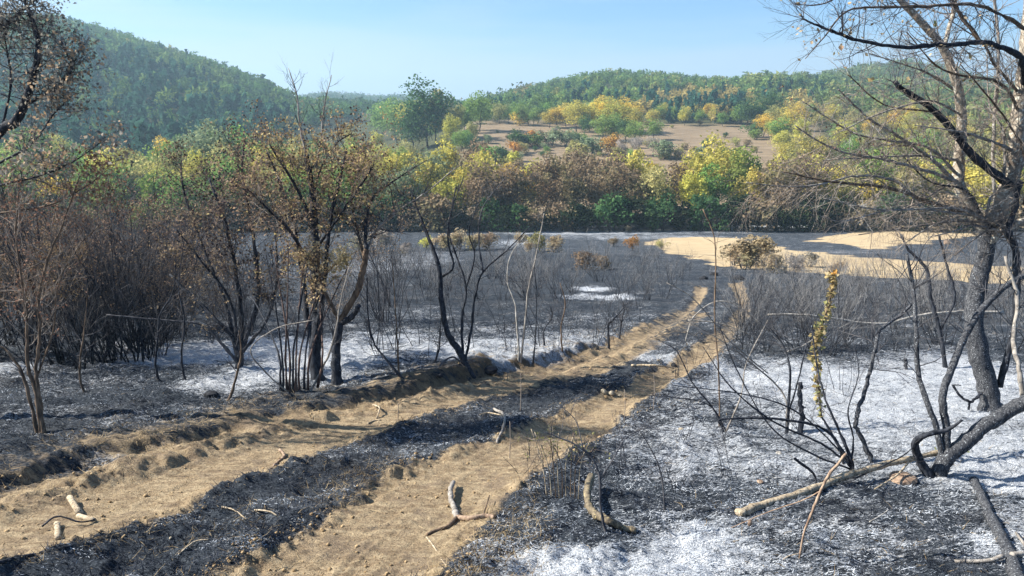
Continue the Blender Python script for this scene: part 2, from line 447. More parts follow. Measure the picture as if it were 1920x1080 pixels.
def leaf_mat(name, c1, c2, rnd=0.25, scale=2.0, attr=False, trans=0.3, alt=None):
    m, ns, ls = new_mat(name)
    out = ns.new('ShaderNodeOutputMaterial')
    df = ns.new('ShaderNodeBsdfDiffuse'); tr = ns.new('ShaderNodeBsdfTranslucent'); mx = ns.new('ShaderNodeMixShader')
    geo = ns.new('ShaderNodeNewGeometry')
    n1 = noise(ns, ls, geo.outputs['Position'], scale, 4, .6)
    if attr:
        at = node(ns, 'ShaderNodeAttribute', attribute_name='tint')
        ca = at.outputs['Color']
        dk = ns.new('ShaderNodeHueSaturation'); dk.inputs['Value'].default_value = 0.7; ls.new(ca, dk.inputs['Color'])
        col = mixc(ns, ls, mrange(ns, ls, n1, .35, .65), dk.outputs[0], ca)
    else:
        col = mixc(ns, ls, mrange(ns, ls, n1, .35, .65), c1, c2)
        oi = ns.new('ShaderNodeObjectInfo')
        hs = ns.new('ShaderNodeHueSaturation'); ls.new(col, hs.inputs['Color'])
        ls.new(mrange(ns, ls, oi.outputs['Random'], 0, 1, .5 - .035 * rnd * 4, .5 + .03 * rnd * 4, False), hs.inputs['Hue'])
        r2 = math_n(ns, ls, 'FRACT', math_n(ns, ls, 'MULTIPLY', oi.outputs['Random'], 7.31))
        ls.new(mrange(ns, ls, r2, 0, 1, 1 - rnd, 1 + rnd, False), hs.inputs['Value'])
        col = hs.outputs[0]
        if alt:
            n2 = noise(ns, ls, geo.outputs['Position'], 0.22, 3, .6)
            col = mixc(ns, ls, mrange(ns, ls, n2, .48, .66, 0, .55), col, alt)
            n3 = noise(ns, ls, geo.outputs['Position'], 0.31, 4, .6, 1.0)
            col = mixc(ns, ls, mrange(ns, ls, n3, .54, .68, 0, .45), col, (0.075, 0.085, 0.040))
    ls.new(col, df.inputs['Color']); ls.new(col, tr.inputs['Color'])
    mx.inputs[0].default_value = trans
    ls.new(df.outputs[0], mx.inputs[1]); ls.new(tr.outputs[0], mx.inputs[2]); ls.new(mx.outputs[0], out.inputs[0])
    return m

M = dict(
    ground=ground_material(),
    char=bark_mat('charred_bark', (0.010, 0.012, 0.017), (0.045, 0.050, 0.062), (0.26, 0.29, 0.33), .66),
    charspeck=bark_mat('charred_bark_with_ash', (0.018, 0.020, 0.026), (0.085, 0.088, 0.095), (0.42, 0.45, 0.48), .62, 60),
    lichen=bark_mat('lichen_bark', (0.17, 0.135, 0.105), (0.40, 0.34, 0.265), (0.52, 0.50, 0.42), .55, 16),
    grey=bark_mat('grey_bark', (0.14, 0.125, 0.11), (0.34, 0.31, 0.275), (0.42, 0.41, 0.38), .62, 22),
    brown=bark_mat('brown_bark', (0.07, 0.050, 0.036), (0.20, 0.14, 0.095), None, .6, 22),
    mossy=bark_mat('mossy_bark', (0.06, 0.050, 0.040), (0.22, 0.18, 0.12), (0.33, 0.27, 0.14), .6, 26),
    twigd=bark_mat('scorched_stem', (0.035, 0.026, 0.026), (0.13, 0.085, 0.07), None, .6, 22),
    pale=bark_mat('weathered_wood', (0.25, 0.195, 0.13), (0.48, 0.40, 0.29), (0.08, 0.062, 0.048), .585, 34),
    ashwood=bark_mat('ashen_wood', (0.20, 0.185, 0.165), (0.44, 0.42, 0.385), None, .6, 22),
    redwood=bark_mat('reddish_twig', (0.16, 0.105, 0.075), (0.36, 0.265, 0.19), None, .6, 30),
    twig=bark_mat('burnt_twig', (0.030, 0.033, 0.042), (0.13, 0.125, 0.13), None, .6, 12),
    twigg=bark_mat('ashen_twig', (0.10, 0.097, 0.096), (0.33, 0.325, 0.32), None, .6, 9),
    twigb=bark_mat('dry_twig', (0.13, 0.108, 0.092), (0.36, 0.305, 0.255), None, .6, 9),
    stone=bark_mat('stone', (0.24, 0.20, 0.14), (0.46, 0.40, 0.30), (0.12, 0.10, 0.08), .6, 18),
    trunk=bark_mat('far_bark', (0.035, 0.030, 0.026), (0.10, 0.088, 0.075), None, .6, 3),
    l_brown=leaf_mat('scorched_leaf', (0.13, 0.095, 0.07), (0.46, 0.34, 0.225), .12, 7),
    l_dark=leaf_mat('blackened_leaf', (0.022, 0.020, 0.026), (0.13, 0.10, 0.09), .3, 7),
    l_gold=leaf_mat('golden_leaf', (0.28, 0.21, 0.095), (0.56, 0.45, 0.22), .1, 9),
    l_pale=leaf_mat('pale_dry_leaf', (0.30, 0.21, 0.12), (0.60, 0.46, 0.30), .2, 9),
    l_grey=leaf_mat('greyed_leaf', (0.12, 0.12, 0.11), (0.44, 0.41, 0.34), .08, 7),
    l_rust=leaf_mat('rust_leaf', (0.14, 0.085, 0.055), (0.36, 0.235, 0.15), .2, 3),
    l_olive=leaf_mat('olive_leaf', (0.13, 0.14, 0.055), (0.30, 0.30, 0.13), .2, 9),
    straw=leaf_mat('straw', (0.22, 0.16, 0.085), (0.56, 0.44, 0.26), .2, 3),
    ashflake=leaf_mat('ash_flake', (0.16, 0.19, 0.235), (0.62, 0.66, 0.71), .1, 4, trans=.1),
    charblade=leaf_mat('char_blade', (0.010, 0.013, 0.019), (0.070, 0.080, 0.098), .1, 4, trans=.05),
    clod=bark_mat('earth_clod', (0.17, 0.115, 0.062), (0.44, 0.32, 0.18), None, .6, 14),
    coal=bark_mat('coal', (0.008, 0.009, 0.012), (0.030, 0.032, 0.038), None, .6, 14),
    hill=leaf_mat('hill_foliage', (0, 0, 0), (0, 0, 0), attr=True, scale=0.12, trans=.4),
)
SPEC = dict(   # foliage of far trees
    green=((0.135, 0.248, 0.065), (0.311, 0.462, 0.124)),
    deep=((0.044, 0.097, 0.044), (0.110, 0.194, 0.072)),
    lime=((0.159, 0.226, 0.049), (0.342, 0.415, 0.104)),
    ygreen=((0.346, 0.334, 0.078), (0.743, 0.658, 0.162)),
    yellow=((0.476, 0.338, 0.054), (0.915, 0.694, 0.138)),
    orange=((0.378, 0.197, 0.048), (0.727, 0.443, 0.116)),
    russet=((0.159, 0.112, 0.071), (0.366, 0.275, 0.177)),
    olive=((0.267, 0.266, 0.107), (0.588, 0.538, 0.216)),
    willow=((0.159, 0.207, 0.116), (0.317, 0.390, 0.232)),
    tan=((0.293, 0.226, 0.140), (0.561, 0.451, 0.299)),
    shade_green=((0.018, 0.031, 0.020), (0.050, 0.072, 0.034)),  # leaf green darkened to carry the shade under the tree belt
    greyb=((0.242, 0.220, 0.193), (0.527, 0.473, 0.417)),
)
for k, (a, b) in SPEC.items(): M['f_' + k] = leaf_mat('foliage_' + k, a, b, .05 if k in ('russet', 'tan') else .12, 0.7, trans=.4, alt=(0.20, 0.21, 0.085) if k not in ('shade_green', 'deep') else None)

# ------------------------------------------------------------------ object helpers
COL = scene.collection
def tag(o, label=None, cat=None, group=None, kind=None):
    if label: o['label'] = label
    if cat: o['category'] = cat
    if group: o['group'] = group
    if kind: o['kind'] = kind
    return o

def empty(name, loc, label=None, cat=None, group=None):
    o = bpy.data.objects.new(name, None); o.empty_display_size = 0.2
    o.location = loc; COL.objects.link(o)
    return tag(o, label, cat, group)

def mesh_np(name, verts, faces, n=None):
    """faces: array (m,k) of equal-size faces or list of such arrays"""
    me = bpy.data.meshes.new(name)
    verts = np.asarray(verts, np.float32)
    if not isinstance(faces, list): faces = [faces]
    faces = [np.asarray(f, np.int32) for f in faces if len(f)]
    loops = np.concatenate([f.ravel() for f in faces])
    sizes = np.concatenate([np.full(len(f), f.shape[1], np.int32) for f in faces])
    starts = np.concatenate([[0], np.cumsum(sizes)[:-1]]).astype(np.int32)
    me.vertices.add(len(verts)); me.vertices.foreach_set('co', verts.ravel())
    me.loops.add(len(loops)); me.loops.foreach_set('vertex_index', loops)
    me.polygons.add(len(sizes)); me.polygons.foreach_set('loop_start', starts); me.polygons.foreach_set('loop_total', sizes)
    me.update(calc_edges=True)
    return me

def link(name, me, mat=None, parent=None, smooth=False):
    if mat is not None and len(me.materials) == 0: me.materials.append(mat)
    if smooth: me.polygons.foreach_set('use_smooth', np.ones(len(me.polygons), bool))
    o = bpy.data.objects.new(name, me); COL.objects.link(o)
    if parent is not None: o.parent = parent
    return o

class Tubes:
    def __init__(s): s.v = []; s.f = []; s.n = 0
    def add(s, pts, rad, sides=5, cap=True):
        pts = np.asarray(pts, float); n = len(pts)
        rad = np.asarray(rad, float) if np.ndim(rad) else np.full(n, rad)
        t = np.gradient(pts, axis=0); t /= (np.linalg.norm(t, axis=1)[:, None] + 1e-9)
        ref = np.array([0.31, 0.17, 0.93]) if abs(t[:, 2]).mean() < .8 else np.array([0.93, 0.2, 0.1])
        u = np.cross(t, ref); u /= (np.linalg.norm(u, axis=1)[:, None] + 1e-9)
        w = np.cross(t, u)
        a = np.arange(sides) / sides * 2 * math.pi
        ring = (u[:, None] * np.cos(a)[None, :, None] + w[:, None] * np.sin(a)[None, :, None]) * rad[:, None, None] + pts[:, None]
        s.v.append(ring.reshape(-1, 3))
        i = np.arange(n - 1)[:, None] * sides; j = np.arange(sides)[None]; j2 = (j + 1) % sides
        q = np.stack([i + j, i + j2, i + sides + j2, i + sides + j], -1).reshape(-1, 4) + s.n
        s.f.append(q)
        s.n += n * sides
        if cap and sides > 4:
            s.v.append(pts[[0, -1]])
            c0, c1 = s.n, s.n + 1; b0 = s.n - n * sides; b1 = s.n - sides
            k = np.arange(sides); k2 = (k + 1) % sides
            s.f.append(np.stack([b0 + k2, b0 + k, np.full(sides, c0), np.full(sides, c0)], -1)[:, :3])
            s.f.append(np.stack([b1 + k, b1 + k2, np.full(sides, c1)], -1))
            s.n += 2
    def mesh(s, name, off=(0, 0, 0)):
        v = np.concatenate(s.v) - np.asarray(off)[None]
        q = [f for f in s.f if f.shape[1] == 4]; t = [f for f in s.f if f.shape[1] == 3]
        fs = []
        if q: fs.append(np.concatenate(q))
        if t: fs.append(np.concatenate(t))
        return mesh_np(name, v, fs)
    def obj(s, name, mat, parent=None, off=(0, 0, 0), smooth=True):
        return link(name, s.mesh(name, off), mat, parent, smooth)

def spline(pts, sub=6):
    pts = np.asarray(pts, float); n = len(pts)
    if n < 3:
        return np.array([pts[0] * (1 - u) + pts[-1] * u for u in np.linspace(0, 1, sub + 1)])
    e = np.vstack([2 * pts[0] - pts[1], pts, 2 * pts[-1] - pts[-2]])
    out = []
    for i in range(1, n):
        p0, p1, p2, p3 = e[i - 1], e[i], e[i + 1], e[i + 2]
        for k in range(sub):
            u = k / sub
            out.append(0.5 * ((2 * p1) + (-p0 + p2) * u + (2 * p0 - 5 * p1 + 4 * p2 - p3) * u * u + (-p0 + 3 * p1 - 3 * p2 + p3) * u ** 3))
    out.append(pts[-1])
    return np.array(out)

def rvec(rng):
    v = rng.normal(size=3); return v / np.linalg.norm(v)

def grow(buf, rng, p, d, L, r, lev, tips, up=0.15, wander=0.25, kids=(3, 5), spread=0.8, sides=3, shrink=(.35, .7), segs=5):
    """one crooked twig with side twigs; leaves go to tips"""
    n = segs if L > 0.12 else 3
    pts = [np.array(p)]; dd = np.array(d, float)
    for i in range(n):
        dd = dd + rng.normal(size=3) * wander * 0.55 + np.array([0, 0, up * 0.35]); dd /= np.linalg.norm(dd)
        pts.append(pts[-1] + dd * L / n)
    pts = np.array(pts)
    rad = r * np.linspace(1, 0.35, n + 1)
    buf.add(pts, rad, sides if lev > 1 else 3, False)
    tips.append(pts[-1]); tips.append(pts[len(pts) // 2])
    if lev <= 0: return
    for _ in range(rng.integers(kids[0], kids[1] + 1)):
        t = rng.uniform(.2, .95); k = min(int(t * n), n - 1)
        q = pts[k] * (1 - (t * n - k)) + pts[k + 1] * (t * n - k)
        base = pts[k + 1] - pts[k]; base /= np.linalg.norm(base)
        nd = base + rvec(rng) * spread; nd /= np.linalg.norm(nd)
        grow(buf, rng, q, nd, L * rng.uniform(*shrink) * (1.1 - .4 * t), r * .6 * (1 - .4 * t), lev - 1, tips, up, wander, kids, spread, sides, shrink, max(3, segs - 1))

def leaves_mesh(name, pts, rng, size, per=2, spread=0.06, off=(0, 0, 0), hang=0.0):
    pts = np.repeat(np.asarray(pts), per, 0); n = len(pts)
    pts = pts + rng.normal(size=(n, 3)) * spread
    a = rng.normal(size=(n, 3)); a[:, 2] -= hang; a /= np.linalg.norm(a, axis=1)[:, None]
    b = np.cross(a, rng.normal(size=(n, 3))); b /= np.linalg.norm(b, axis=1)[:, None]
    c = np.cross(a, b)
    s = size * rng.uniform(.55, 1.3, n)[:, None]
    p0 = pts; p1 = pts + a * s * .5 + b * s * .33 + c * s * .12; p2 = pts + a * s; p3 = pts + a * s * .5 - b * s * .33 + c * s * .12
    v = np.stack([p0, p1, p2, p3], 1).reshape(-1, 3) - np.asarray(off)
    i = np.arange(n)[:, None] * 4
    f = np.concatenate([i + np.array([[0, 1, 2]]), i + np.array([[0, 2, 3]])])
    return mesh_np(name, v, f)

_C = {}
def kids_of(o): return _C.get(o.name, [])
def reg(root, *ch): _C.setdefault(root.name, []).extend(ch)

def copy_thing(root):
    r = root.copy(); COL.objects.link(r)
    for ch in kids_of(root):
        c = ch.copy(); COL.objects.link(c); c.parent = r
        _C.setdefault(r.name, []).append(c)
    return r

ORD = 'first second third fourth fifth sixth seventh eighth ninth tenth eleventh twelfth thirteenth fourteenth fifteenth sixteenth seventeenth eighteenth nineteenth twentieth'.split()
TENS = {20: 'twenty', 30: 'thirty', 40: 'forty', 50: 'fifty', 60: 'sixty', 70: 'seventy', 80: 'eighty', 90: 'ninety'}
TENTH = {20: 'twentieth', 30: 'thirtieth', 40: 'fortieth', 50: 'fiftieth', 60: 'sixtieth', 70: 'seventieth', 80: 'eightieth', 90: 'ninetieth'}
def ordw(i):
    if i < 20: return ORD[i]
    n = i + 1; t = n // 10 * 10
    return TENTH[t] if n % 10 == 0 else TENS[t] + '-' + ORD[n % 10 - 1]

def label_row(items, fmt):
    """items: list of (px, object); label by order from the left"""
    items = sorted(items, key=lambda a: a[0])
    n = len(items)
    for i, (px, o) in enumerate(items):
        if n == 1: w = 'only'
        elif i == 0: w = 'leftmost'
        elif i == n - 1: w = 'rightmost'
        elif i > n // 2 and n - i <= 6: w = ordw(n - 1 - i) + ' from right'
        else: w = ordw(i) + ' from left'
        o['label'] = fmt.format(w)

# ------------------------------------------------------------------ ground sheet
def build_ground():
    r = [0.0001]
    R = [np.geomspace(0.3, 2.4, 14), np.exp(np.arange(math.log(2.5), math.log(22), .0046)),
         np.exp(np.arange(math.log(22.1), math.log(150), .011)), np.exp(np.arange(math.log(151.5), math.log(4200), .026))]
    r = np.concatenate([[0.0]] + R)
    a = np.concatenate([np.radians(np.arange(-180, -42, 6)), np.arange(math.radians(-41), math.radians(41), .0033), np.radians(np.arange(42, 180, 6))])
    A, RR = np.meshgrid(a, r)
    X = RR * np.sin(A); Y = RR * np.cos(A)
    x, y = X.ravel(), Y.ravel()
    z = base_z(x, y)
    dz, _, _ = relief(x, y)
    dirt, ash, field, meadow, wood, bankf = masks(x, y)
    z = z + dz
    nr, na = len(r), len(a)
    i = np.arange(nr - 1)[:, None] * na; j = np.arange(na)[None]; j2 = (j + 1) % na
    f = np.stack([i + j, i + j2, i + na + j2, i + na + j], -1).reshape(-1, 4)[:, ::-1]
    me = mesh_np('ground', np.stack([x, y, z], 1), f)
    one = np.ones_like(x)
    ca = me.color_attributes.new('mask_a', 'FLOAT_COLOR', 'POINT'); ca.data.foreach_set('color', np.stack([dirt, ash, field, one], 1).astype(np.float32).ravel())
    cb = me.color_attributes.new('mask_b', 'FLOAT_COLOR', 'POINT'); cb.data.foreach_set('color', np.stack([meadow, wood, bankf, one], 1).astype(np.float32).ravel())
    o = link('ground', me, M['ground'], None, True)
    tag(o, 'burnt valley floor with ash, dirt track, stubble field and hills behind', None, None, 'structure')
build_ground()

# ------------------------------------------------------------------ haze
def build_haze():
    x0, x1, y0, y1, z0, z1 = -3200, 3200, -300, 3300, -60, 210
    v = [(x, y, z) for z in (z0, z1) for y in (y0, y1) for x in (x0, x1)]
    f = [(0, 2, 3, 1), (4, 5, 7, 6), (0, 1, 5, 4), (2, 6, 7, 3), (0, 4, 6, 2), (1, 3, 7, 5)]
    me = mesh_np('haze', v, np.array(f))
    m, ns, ls = new_mat('haze')
    out = ns.new('ShaderNodeOutputMaterial'); pv = ns.new('ShaderNodeVolumePrincipled')
    pv.inputs['Color'].default_value = (0.55, 0.80, 1.0, 1); pv.inputs['Density'].default_value = 0.00042; pv.inputs['Anisotropy'].default_value = 0.2
    ls.new(pv.outputs[0], out.inputs['Volume'])
    o = link('haze', me, m); tag(o, 'thin blue air haze over the valley', None, None, 'stuff')
build_haze()

# ------------------------------------------------------------------ hillside woods
def crown_template(rng, n, kind):
    """unit-height tree as loose triangles; z 0..1"""
    if kind == 'conifer':
        z = rng.uniform(.08, 1, n) ** .85; rad = (1 - z) * .24 + .015; a = rng.uniform(0, 6.28, n)
        r = rad * np.sqrt(rng.uniform(.35, 1, n))
        c = np.stack([r * np.cos(a), r * np.sin(a), z], 1); s = .085
    else:
        L = 9; cen = rng.normal(size=(L, 3)) * np.array([.22, .22, .15]) + np.array([0, 0, .62]); rr = rng.uniform(.13, .24, L)
        k = rng.integers(0, L, n); d = rng.normal(size=(n, 3)); d[:, 2] += .5; d /= np.linalg.norm(d, axis=1)[:, None]
        c = cen[k] + d * rr[k][:, None] * rng.uniform(.75, 1.05, n)[:, None]; s = .085
        c[:, 2] = np.clip(c[:, 2], .05, 1.05)
    e = rng.normal(size=(n, 3, 3)) * s
    return (c[:, None] + e).reshape(-1, 3)

def merged_trees(name, pts, heights, widths, tints, templates, tidx, label):
    rng = np.random.default_rng(3)
    V = []; T = []
    for k, tm in enumerate(templates):
        m = np.where(tidx == k)[0]
        if len(m) == 0: continue
        a = rng.uniform(0, 6.28, len(m)); ca, sa = np.cos(a), np.sin(a)
        w = widths[m]; h = heights[m]
        x = (tm[None, :, 0] * ca[:, None] - tm[None, :, 1] * sa[:, None]) * w[:, None] + pts[m, 0][:, None]
        y = (tm[None, :, 0] * sa[:, None] + tm[None, :, 1] * ca[:, None]) * w[:, None] + pts[m, 1][:, None]
        z = tm[None, :, 2] * h[:, None] + pts[m, 2][:, None]
        V.append(np.stack([x, y, z], -1).reshape(-1, 3).astype(np.float32))
        t = np.repeat(tints[m], len(tm), 0)
        T.append(t.astype(np.float32))
    V = np.concatenate(V); T = np.concatenate(T)
    f = np.arange(len(V)).reshape(-1, 3)
    me = mesh_np(name, V, f)
    ca = me.color_attributes.new('tint', 'FLOAT_COLOR', 'POINT')
    ca.data.foreach_set('color', np.concatenate([T, np.ones((len(T), 1), np.float32)], 1).ravel())
    o = link(name, me, M['hill']); tag(o, label, None, None, 'stuff')
    return len(f)

def hill_woods():
    rng = np.random.default_rng(11)
    T1 = [crown_template(rng, 100, 'round') for _ in range(5)] + [crown_template(rng, 80, 'conifer') for _ in range(3)]
    T2 = [crown_template(rng, 42, 'round') for _ in range(4)]
    def sample(pxa, pxb, r0, r1, dens):
        a0 = math.atan2(*(ray(pxa, 200)[[0, 1]])); a1 = math.atan2(*(ray(pxb, 200)[[0, 1]]))
        n = int(abs(a1 - a0) * (r1 ** 2 - r0 ** 2) / 2 / dens)
        a = rng.uniform(a0, a1, n); R = np.sqrt(rng.uniform(r0 ** 2, r1 ** 2, n))
        x = R * np.sin(a); y = R * np.cos(a)
        return x, y, R, 960 + F * x / (y * CT)
    def go(name, x, y, tmpl, nround, conif_f, tintf, hmul, label):
        z = base_z(x, y) - .3
        n = len(x)
        con = rng.uniform(size=n) < conif_f
        t = np.where(con, nround + rng.integers(0, max(len(tmpl) - nround, 1), n), rng.integers(0, nround, n))
        t = np.minimum(t, len(tmpl) - 1)
        h = rng.uniform(5.5, 11.5, n) * hmul; h = np.where(con, h * 1.25, h)
        w = h * rng.uniform(.75, 1.0, n)
        return merged_trees(name, np.stack([x, y, z], 1), h, w, tintf(con, z), tmpl, t, label)
    def tint(base_list, wts, patch, con):
        n = len(con)
        k = rng.choice(len(base_list), n, p=wts)
        k = np.where(patch > .10, 0, k)
        c = np.array(base_list)[k] * rng.uniform(.7, 1.35, (n, 1)) * np.array([[1.8, 2.15, 1.8]])
        c = np.where(con[:, None], np.array([[0.050, 0.130, 0.090]]) * rng.uniform(.8, 1.35, (n, 1)), c)
        return c
    # left hill
    x, y, R, px = sample(-250, 665, 262, 740, 44)
    hi = (base_z(x, y)); frac = np.clip((R - 262) / 458, 0, 1)
    cf = np.where(fbm(x / 70, y / 70, 3, 90) + (.50 - frac) * .9 > 0.02, .85, .02)
    pt = fbm(x / 18, y / 18, 2, 91)
    k_ = (px < 430) | (R > 262 + (px - 430) * .9)
    x, y, R, px, cf, pt = [q[k_] for q in (x, y, R, px, cf, pt)]
    n1 = go('left_hill_forest', x, y, T1, 5, cf, lambda con, z: tint([(0.055, .088, .035), (0.075, .105, .04), (.10, .12, .045), (.15, .12, .055)], [.45, .3, .2, .05], pt, con), 1.0,
            'dark green mixed forest covering the tall hill at left')
    x, y, R, px = sample(860, 1560, 318, 660, 44)
    keep = R > 300 + (px > 880) * (px < 1450) * 10
    x, y, R, px = x[keep], y[keep], R[keep], px[keep]
    cf = np.where(fbm(x / 40, y / 40, 3, 95) > .14 + .25 * np.clip((R - 520) / 100, 0, 1), .8, .01)
    gold = fbm(x / 30, y / 30, 2, 96) - (R - 330) / 300.
    def tr(con, z):
        c = tint([(0.075, .105, .038), (0.10, .13, .045), (.13, .145, .05), (.20, .17, .06)], [.35, .35, .22, .08], fbm(x / 15, y / 15, 2, 97), con)
        g = (gold > -0.34) & (px > 1200)
        return np.where(g[:, None] & ~con[:, None], np.array([[.46, .37, .13]]) * rng.uniform(.6, 1.25, (len(c), 1)), c)
    n2 = go('right_hill_forest', x, y, T1, 5, cf, tr, .78, 'green and golden forest covering the rounded hill at right')
    x, y, R, px = sample(1400, 2150, 330, 920, 88)
    n3 = go('far_right_forest', x, y, T1[:5], 5, .0, lambda con, z: tint([(0.09, .11, .045), (0.13, .14, .055), (.17, .16, .065), (.075, .09, .045)], [.3, .3, .2, .2], fbm(x / 25, y / 25, 2, 98), con), 1.0,
            'olive forest on the hill seen through the bare right-hand branches')
    x, y, R, px = sample(560, 1000, 430, 1520, 130)
    n4 = go('distant_ridge_forest', x, y, T2, 4, .0, lambda con, z: tint([(0.045, .075, .035), (0.06, .085, .04), (.09, .09, .045), (.14, .10, .05)], [.4, .3, .2, .1], fbm(x / 40, y / 40, 2, 99), con), 1.05,
            'bluish forest on the low distant ridge between the hills')
    print('hill tris', n1, n2, n3, n4)
hill_woods()

# ------------------------------------------------------------------ far trees with trunk and crown
def crown_mesh(name, seed, w, h, z0, lobes, quads, size, droop=0):
    rng = np.random.default_rng(seed)
    cen = []
    for i in range(lobes):
        d = rvec(rng) * rng.uniform(.25, .82)
        cen.append([d[0] * w * .5, d[1] * w * .5, z0 + (d[2] * .5 + .5) * (h - z0)])
    cen = np.array(cen); rr = rng.uniform(.13, .24, lobes) * w
    k = rng.integers(0, lobes, quads)
    d = rng.normal(size=(quads, 3)); d[:, 2] += .35; d /= np.linalg.norm(d, axis=1)[:, None]
    c = cen[k] + d * (rr[k] * rng.uniform(.55, 1.12, quads))[:, None]
    c[:, 2] = np.clip(c[:, 2], z0 * .6, h * 1.08)
    nrm = d + rng.normal(size=(quads, 3)) * .75; nrm /= np.linalg.norm(nrm, axis=1)[:, None]
    a = np.cross(nrm, rng.normal(size=(quads, 3))); a /= np.linalg.norm(a, axis=1)[:, None]
    b = np.cross(nrm, a)
    s = size * rng.uniform(.5, 1.3, quads)[:, None]
    v = np.stack([c - a * s * .5, c + b * s * .35, c + a * s * .5, c - b * s * .4 - nrm * s * .1], 1).reshape(-1, 3)
    return mesh_np(name, v, np.arange(len(v)).reshape(-1, 4))

def trunk_mesh(name, seed, h, r, spread, limbs=6, stems=1):
    rng = np.random.default_rng(seed); tb = Tubes(); tips = []
    for s in range(stems):
        lean = rvec(rng) * (.12 if stems == 1 else .35); lean[2] = 1; lean /= np.linalg.norm(lean)
        pts = [np.zeros(3) + (rvec(rng) * .2 if stems > 1 else 0)]; pts[0][2] = -.3
        for i in range(6):
            dd = lean + rng.normal(size=3) * .12; pts.append(pts[-1] + dd * h * .75 / 6)
        pts = np.array(pts); tb.add(pts, r * np.linspace(1, .35, 7), 6)
        for i in range(limbs):
            t = rng.uniform(.3, .95); k = int(t * 5)
            a = rng.uniform(0, 6.28); d = np.array([math.cos(a), math.sin(a), rng.uniform(.5, 1.1)]); d /= np.linalg.norm(d)
            grow(tb, rng, pts[k], d, spread * rng.uniform(.5, 1.0), r * .4, 1, tips, kids=(2, 3), sides=4)
    return tb.mesh(name)

TREE_VAR = {}
def make_tree_kind(key, name, seed, w, h, z0, lobes, quads, size, tr_r, stems=1):
    TREE_VAR[key] = []
    for i in range(4):
        cm = crown_mesh(name + '_crown', seed + i, w * (1 + .12 * math.sin(i * 2.1)), h * (1 + .08 * math.cos(i * 1.7)), z0, lobes, quads, size)
        cm.materials.append(M['f_green'])
        tm = trunk_mesh(name + '_trunk', seed + 50 + i, h * .9, tr_r, w * .4, 6, stems); tm.materials.append(M['trunk'])
        TREE_VAR[key].append((name, cm, tm, h))
make_tree_kind('broad', 'broadleaf_tree', 100, 8.6, 11, 1.2, 32, 3200, .42, .17)
make_tree_kind('tall', 'tall_tree', 120, 6.4, 12, 1.2, 28, 2800, .40, .15)
make_tree_kind('bush', 'leafy_bush', 140, 4.2, 3.6, .15, 14, 1100, .30, .07, 3)
make_tree_kind('thin', 'sparse_tree', 160, 5.5, 10, 2.5, 30, 1300, .34, .13)
_rt = random.Random(5)
FAR = []
def far_tree(kind, spec, x, y, height, wmul=1.0, group=None, sink=.1, cat=None):
    name, cm, tm, h0 = _rt.choice(TREE_VAR[kind])
    z = float(base_z(np.array([x]), np.array([y]))[0])
    e = empty(name, (x, y, z - sink))
    s = height / h0
    e.scale = (s * wmul, s * wmul, s); e.rotation_euler = (0, 0, _rt.uniform(0, 6.28))
    tr = link('trunk', tm, None, e); cr = link('crown', cm, None, e)
    cr.material_slots[0].link = 'OBJECT'; cr.material_slots[0].material = M['f_' + spec]
    tag(e, None, cat or ('bush' if kind == 'bush' else 'tree'), group)
    px = 960 + F * x / (y * CT - (z - 2) * ST)
    FAR.append((px, y, kind, spec, e))
    return e

COLN = dict(green='green', deep='dark green', lime='bright lime green', ygreen='yellow-green', yellow='golden yellow', orange='orange', russet='russet brown',
            olive='olive', willow='pale silvery green', tan='tan brown', shade_green='very dark', greyb='bare greyish')

